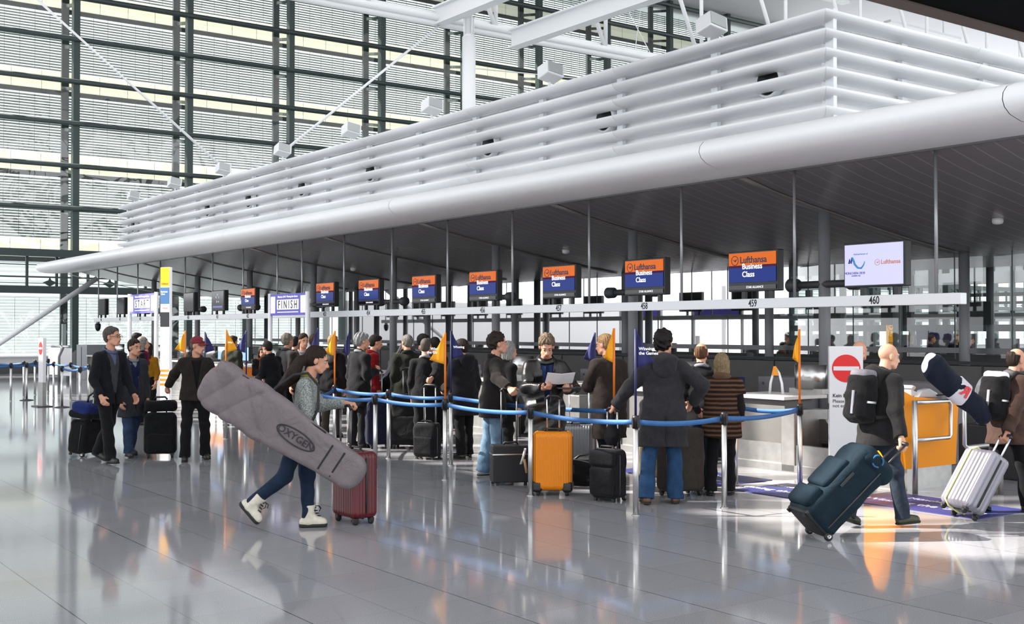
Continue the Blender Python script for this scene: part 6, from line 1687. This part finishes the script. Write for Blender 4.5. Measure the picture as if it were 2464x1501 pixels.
# ================================================================== BEYOND THE GLASS: the other side of the island and the far hall
XO = mirx(XL)
ob = thing('number_beam', 'white beam over the counters on the far side of the glass', 'sign beam')
m = MB(); m.box2((XO - 0.06, 7.5, 2.045), (XO + 0.06, 40.6, 2.175)); m.build('beam', mat('white beam', 'dfe2e6', 0.35), ob)
first = None
for i in range(15):
    y = 8.9 + 2.07 * i
    lb = 'dark back of a monitor seen through the glass partition'
    if first is None:
        first = o = thing('monitor', lb, 'monitor', (XO - 2.3, y, 1.86), 0, 'dark monitors beyond the glass')
        m = MB(); m.box((0, 0, 0.28), (0.10, 0.86, 0.52)); m.build('casing', M_BLACK, o)
        m = MB(); m.cyl((0, 0, 0.5), (0, 0, 1.75), 0.02, 8); m.build('hanger', M_STEEL, o)
    else: o = dup(first, (XO - 2.3, y, 1.86))
ow = thing('back_wall', 'grey counter wall on the far side of the glass', 'wall', kind='structure')
m = MB(); m.box2((XO - 3.2, 8, 0), (XO - 3.0, 41.5, 1.22)); m.build('panel', M_GREY, ow)
# gallery of the far hall: white edge beams, dark rails and posts
for k, X in enumerate((36.0, 47.0)):
    gl = thing('far_gallery', 'far hall gallery with white edge beams and dark rails', 'gallery', kind='structure')
    m = MB(); m.box2((X, 2, 3.35 + k), (X + 0.4, 49, 3.75 + k)); m.box2((X, 2, 2.15), (X + 0.3, 49, 2.4)); m.build('edge_beam', M_WHITEB, gl)
    m = MB(); m.box2((X - 0.1, 2, 1.72), (X, 49, 1.95)); m.box2((X - 0.1, 2, 2.9), (X, 49, 3.02)); m.box2((X - 0.1, 2, 4.6), (X, 49, 4.7)); m.build('rail', M_STEEL, gl)
    random.seed(3 + k)
    y = 3.0
    while y < 49:
        m = MB(); m.box2((X - 0.12, y, 0), (X + 0.05, y + random.choice((0.09, 0.16, 0.3)), 5.6)); m.build('post', M_STEEL, gl); y += random.uniform(0.9, 2.2)
    m = MB()
    y = 4.0
    while y < 48:
        w = random.uniform(0.8, 2.2)
        if random.random() < 0.55: m.box2((X + 0.5, y, random.choice((0.0, 1.0))), (X + 0.6, y + w, random.uniform(1.4, 1.65)))
        y += w + random.uniform(0.3, 1.5)
    m.build('wall_panel', mat('far grey panel', '77797c', 0.6), gl)
bs = thing('blue_fascia', 'dark blue sign fascia in the far hall beyond the glass', 'sign', (33.5, 0, 0), 0)
pb = onX(2205, 800, 33.5); pa = onX(2290, 800, 33.5)
m = MB(); m.box2((0, pa.y, 1.45), (0.1, pb.y, 1.75)); m.box2((0.02, pa.y, 0), (0.08, pa.y + 0.1, 1.45)); m.box2((0.02, pb.y - 0.1, 0), (0.08, pb.y, 1.45)); m.build('panel', mat('navy fascia', '1b2550', 0.5), bs)
# gate frames and cabinets by the far windows
for i, (px, py) in enumerate(((138, 915), (158, 918))):
    g_ = G(px, py)
    t = thing('glass_gate', ('left', 'right')[i] and ('bent chrome gate frame with a glass leaf by the far windows', 'second bent chrome gate frame, next to the tall slim post')[i], 'gate', g_, heading(200 + 20 * i))
    m = MB(); m.tube([(-0.45, 0, 0), (-0.45, 0, 0.85), (-0.15, 0, 1.2), (0.25, 0, 1.2)] if i == 0 else [(0.45, 0, 0), (0.45, 0, 0.85), (0.15, 0, 1.2), (-0.25, 0, 1.2)], 0.05, 10); m.build('frame', M_CHROME, t)
    m = MB(); m.add([(-0.4, 0, 0.2), (0.4, 0, 0.2), (0.4, 0, 1.15), (-0.4, 0, 1.15)], [(0, 1, 2, 3)]); m.build('leaf', M_GLASSP, t)
g_ = G(153, 905)
t = thing('slim_post', 'tall slim grey post between the chrome gate frames', 'post', g_)
m = MB(); m.box((0, 0, 1.0), (0.14, 0.14, 2.0)); m.build('shaft', mat('pale post grey', 'a9b4b4', 0.4, 0.3), t)
g_ = G(220, 912)
t = thing('grey_cabinet', 'pale grey cabinet behind the man in the dark suit', 'cabinet', g_)
m = MB(); m.box((0, 0, 0.62), (0.7, 1.3, 1.24)); m.build('body', mat('pale cabinet grey', '9a9ca2', 0.5), t, bevel=0.01)
m = MB(); m.box((-0.36, 0, 0.62), (0.01, 0.02, 1.1)); m.build('door_gap', M_STEEL, t)
g_ = G(192, 908)
t = thing('dark_console', 'dark sloping console beside the pale grey cabinet', 'console', g_)
m = MB(); m.prism([(-0.6, 0), (0.6, 0), (0.6, 0.75), (-0.6, 1.05)], xform((0.3, 0, 0), (0, 1, 0), (0, 0, 1)), 0, -0.6); m.build('body', mat('dark console', '34363a', 0.5), t)
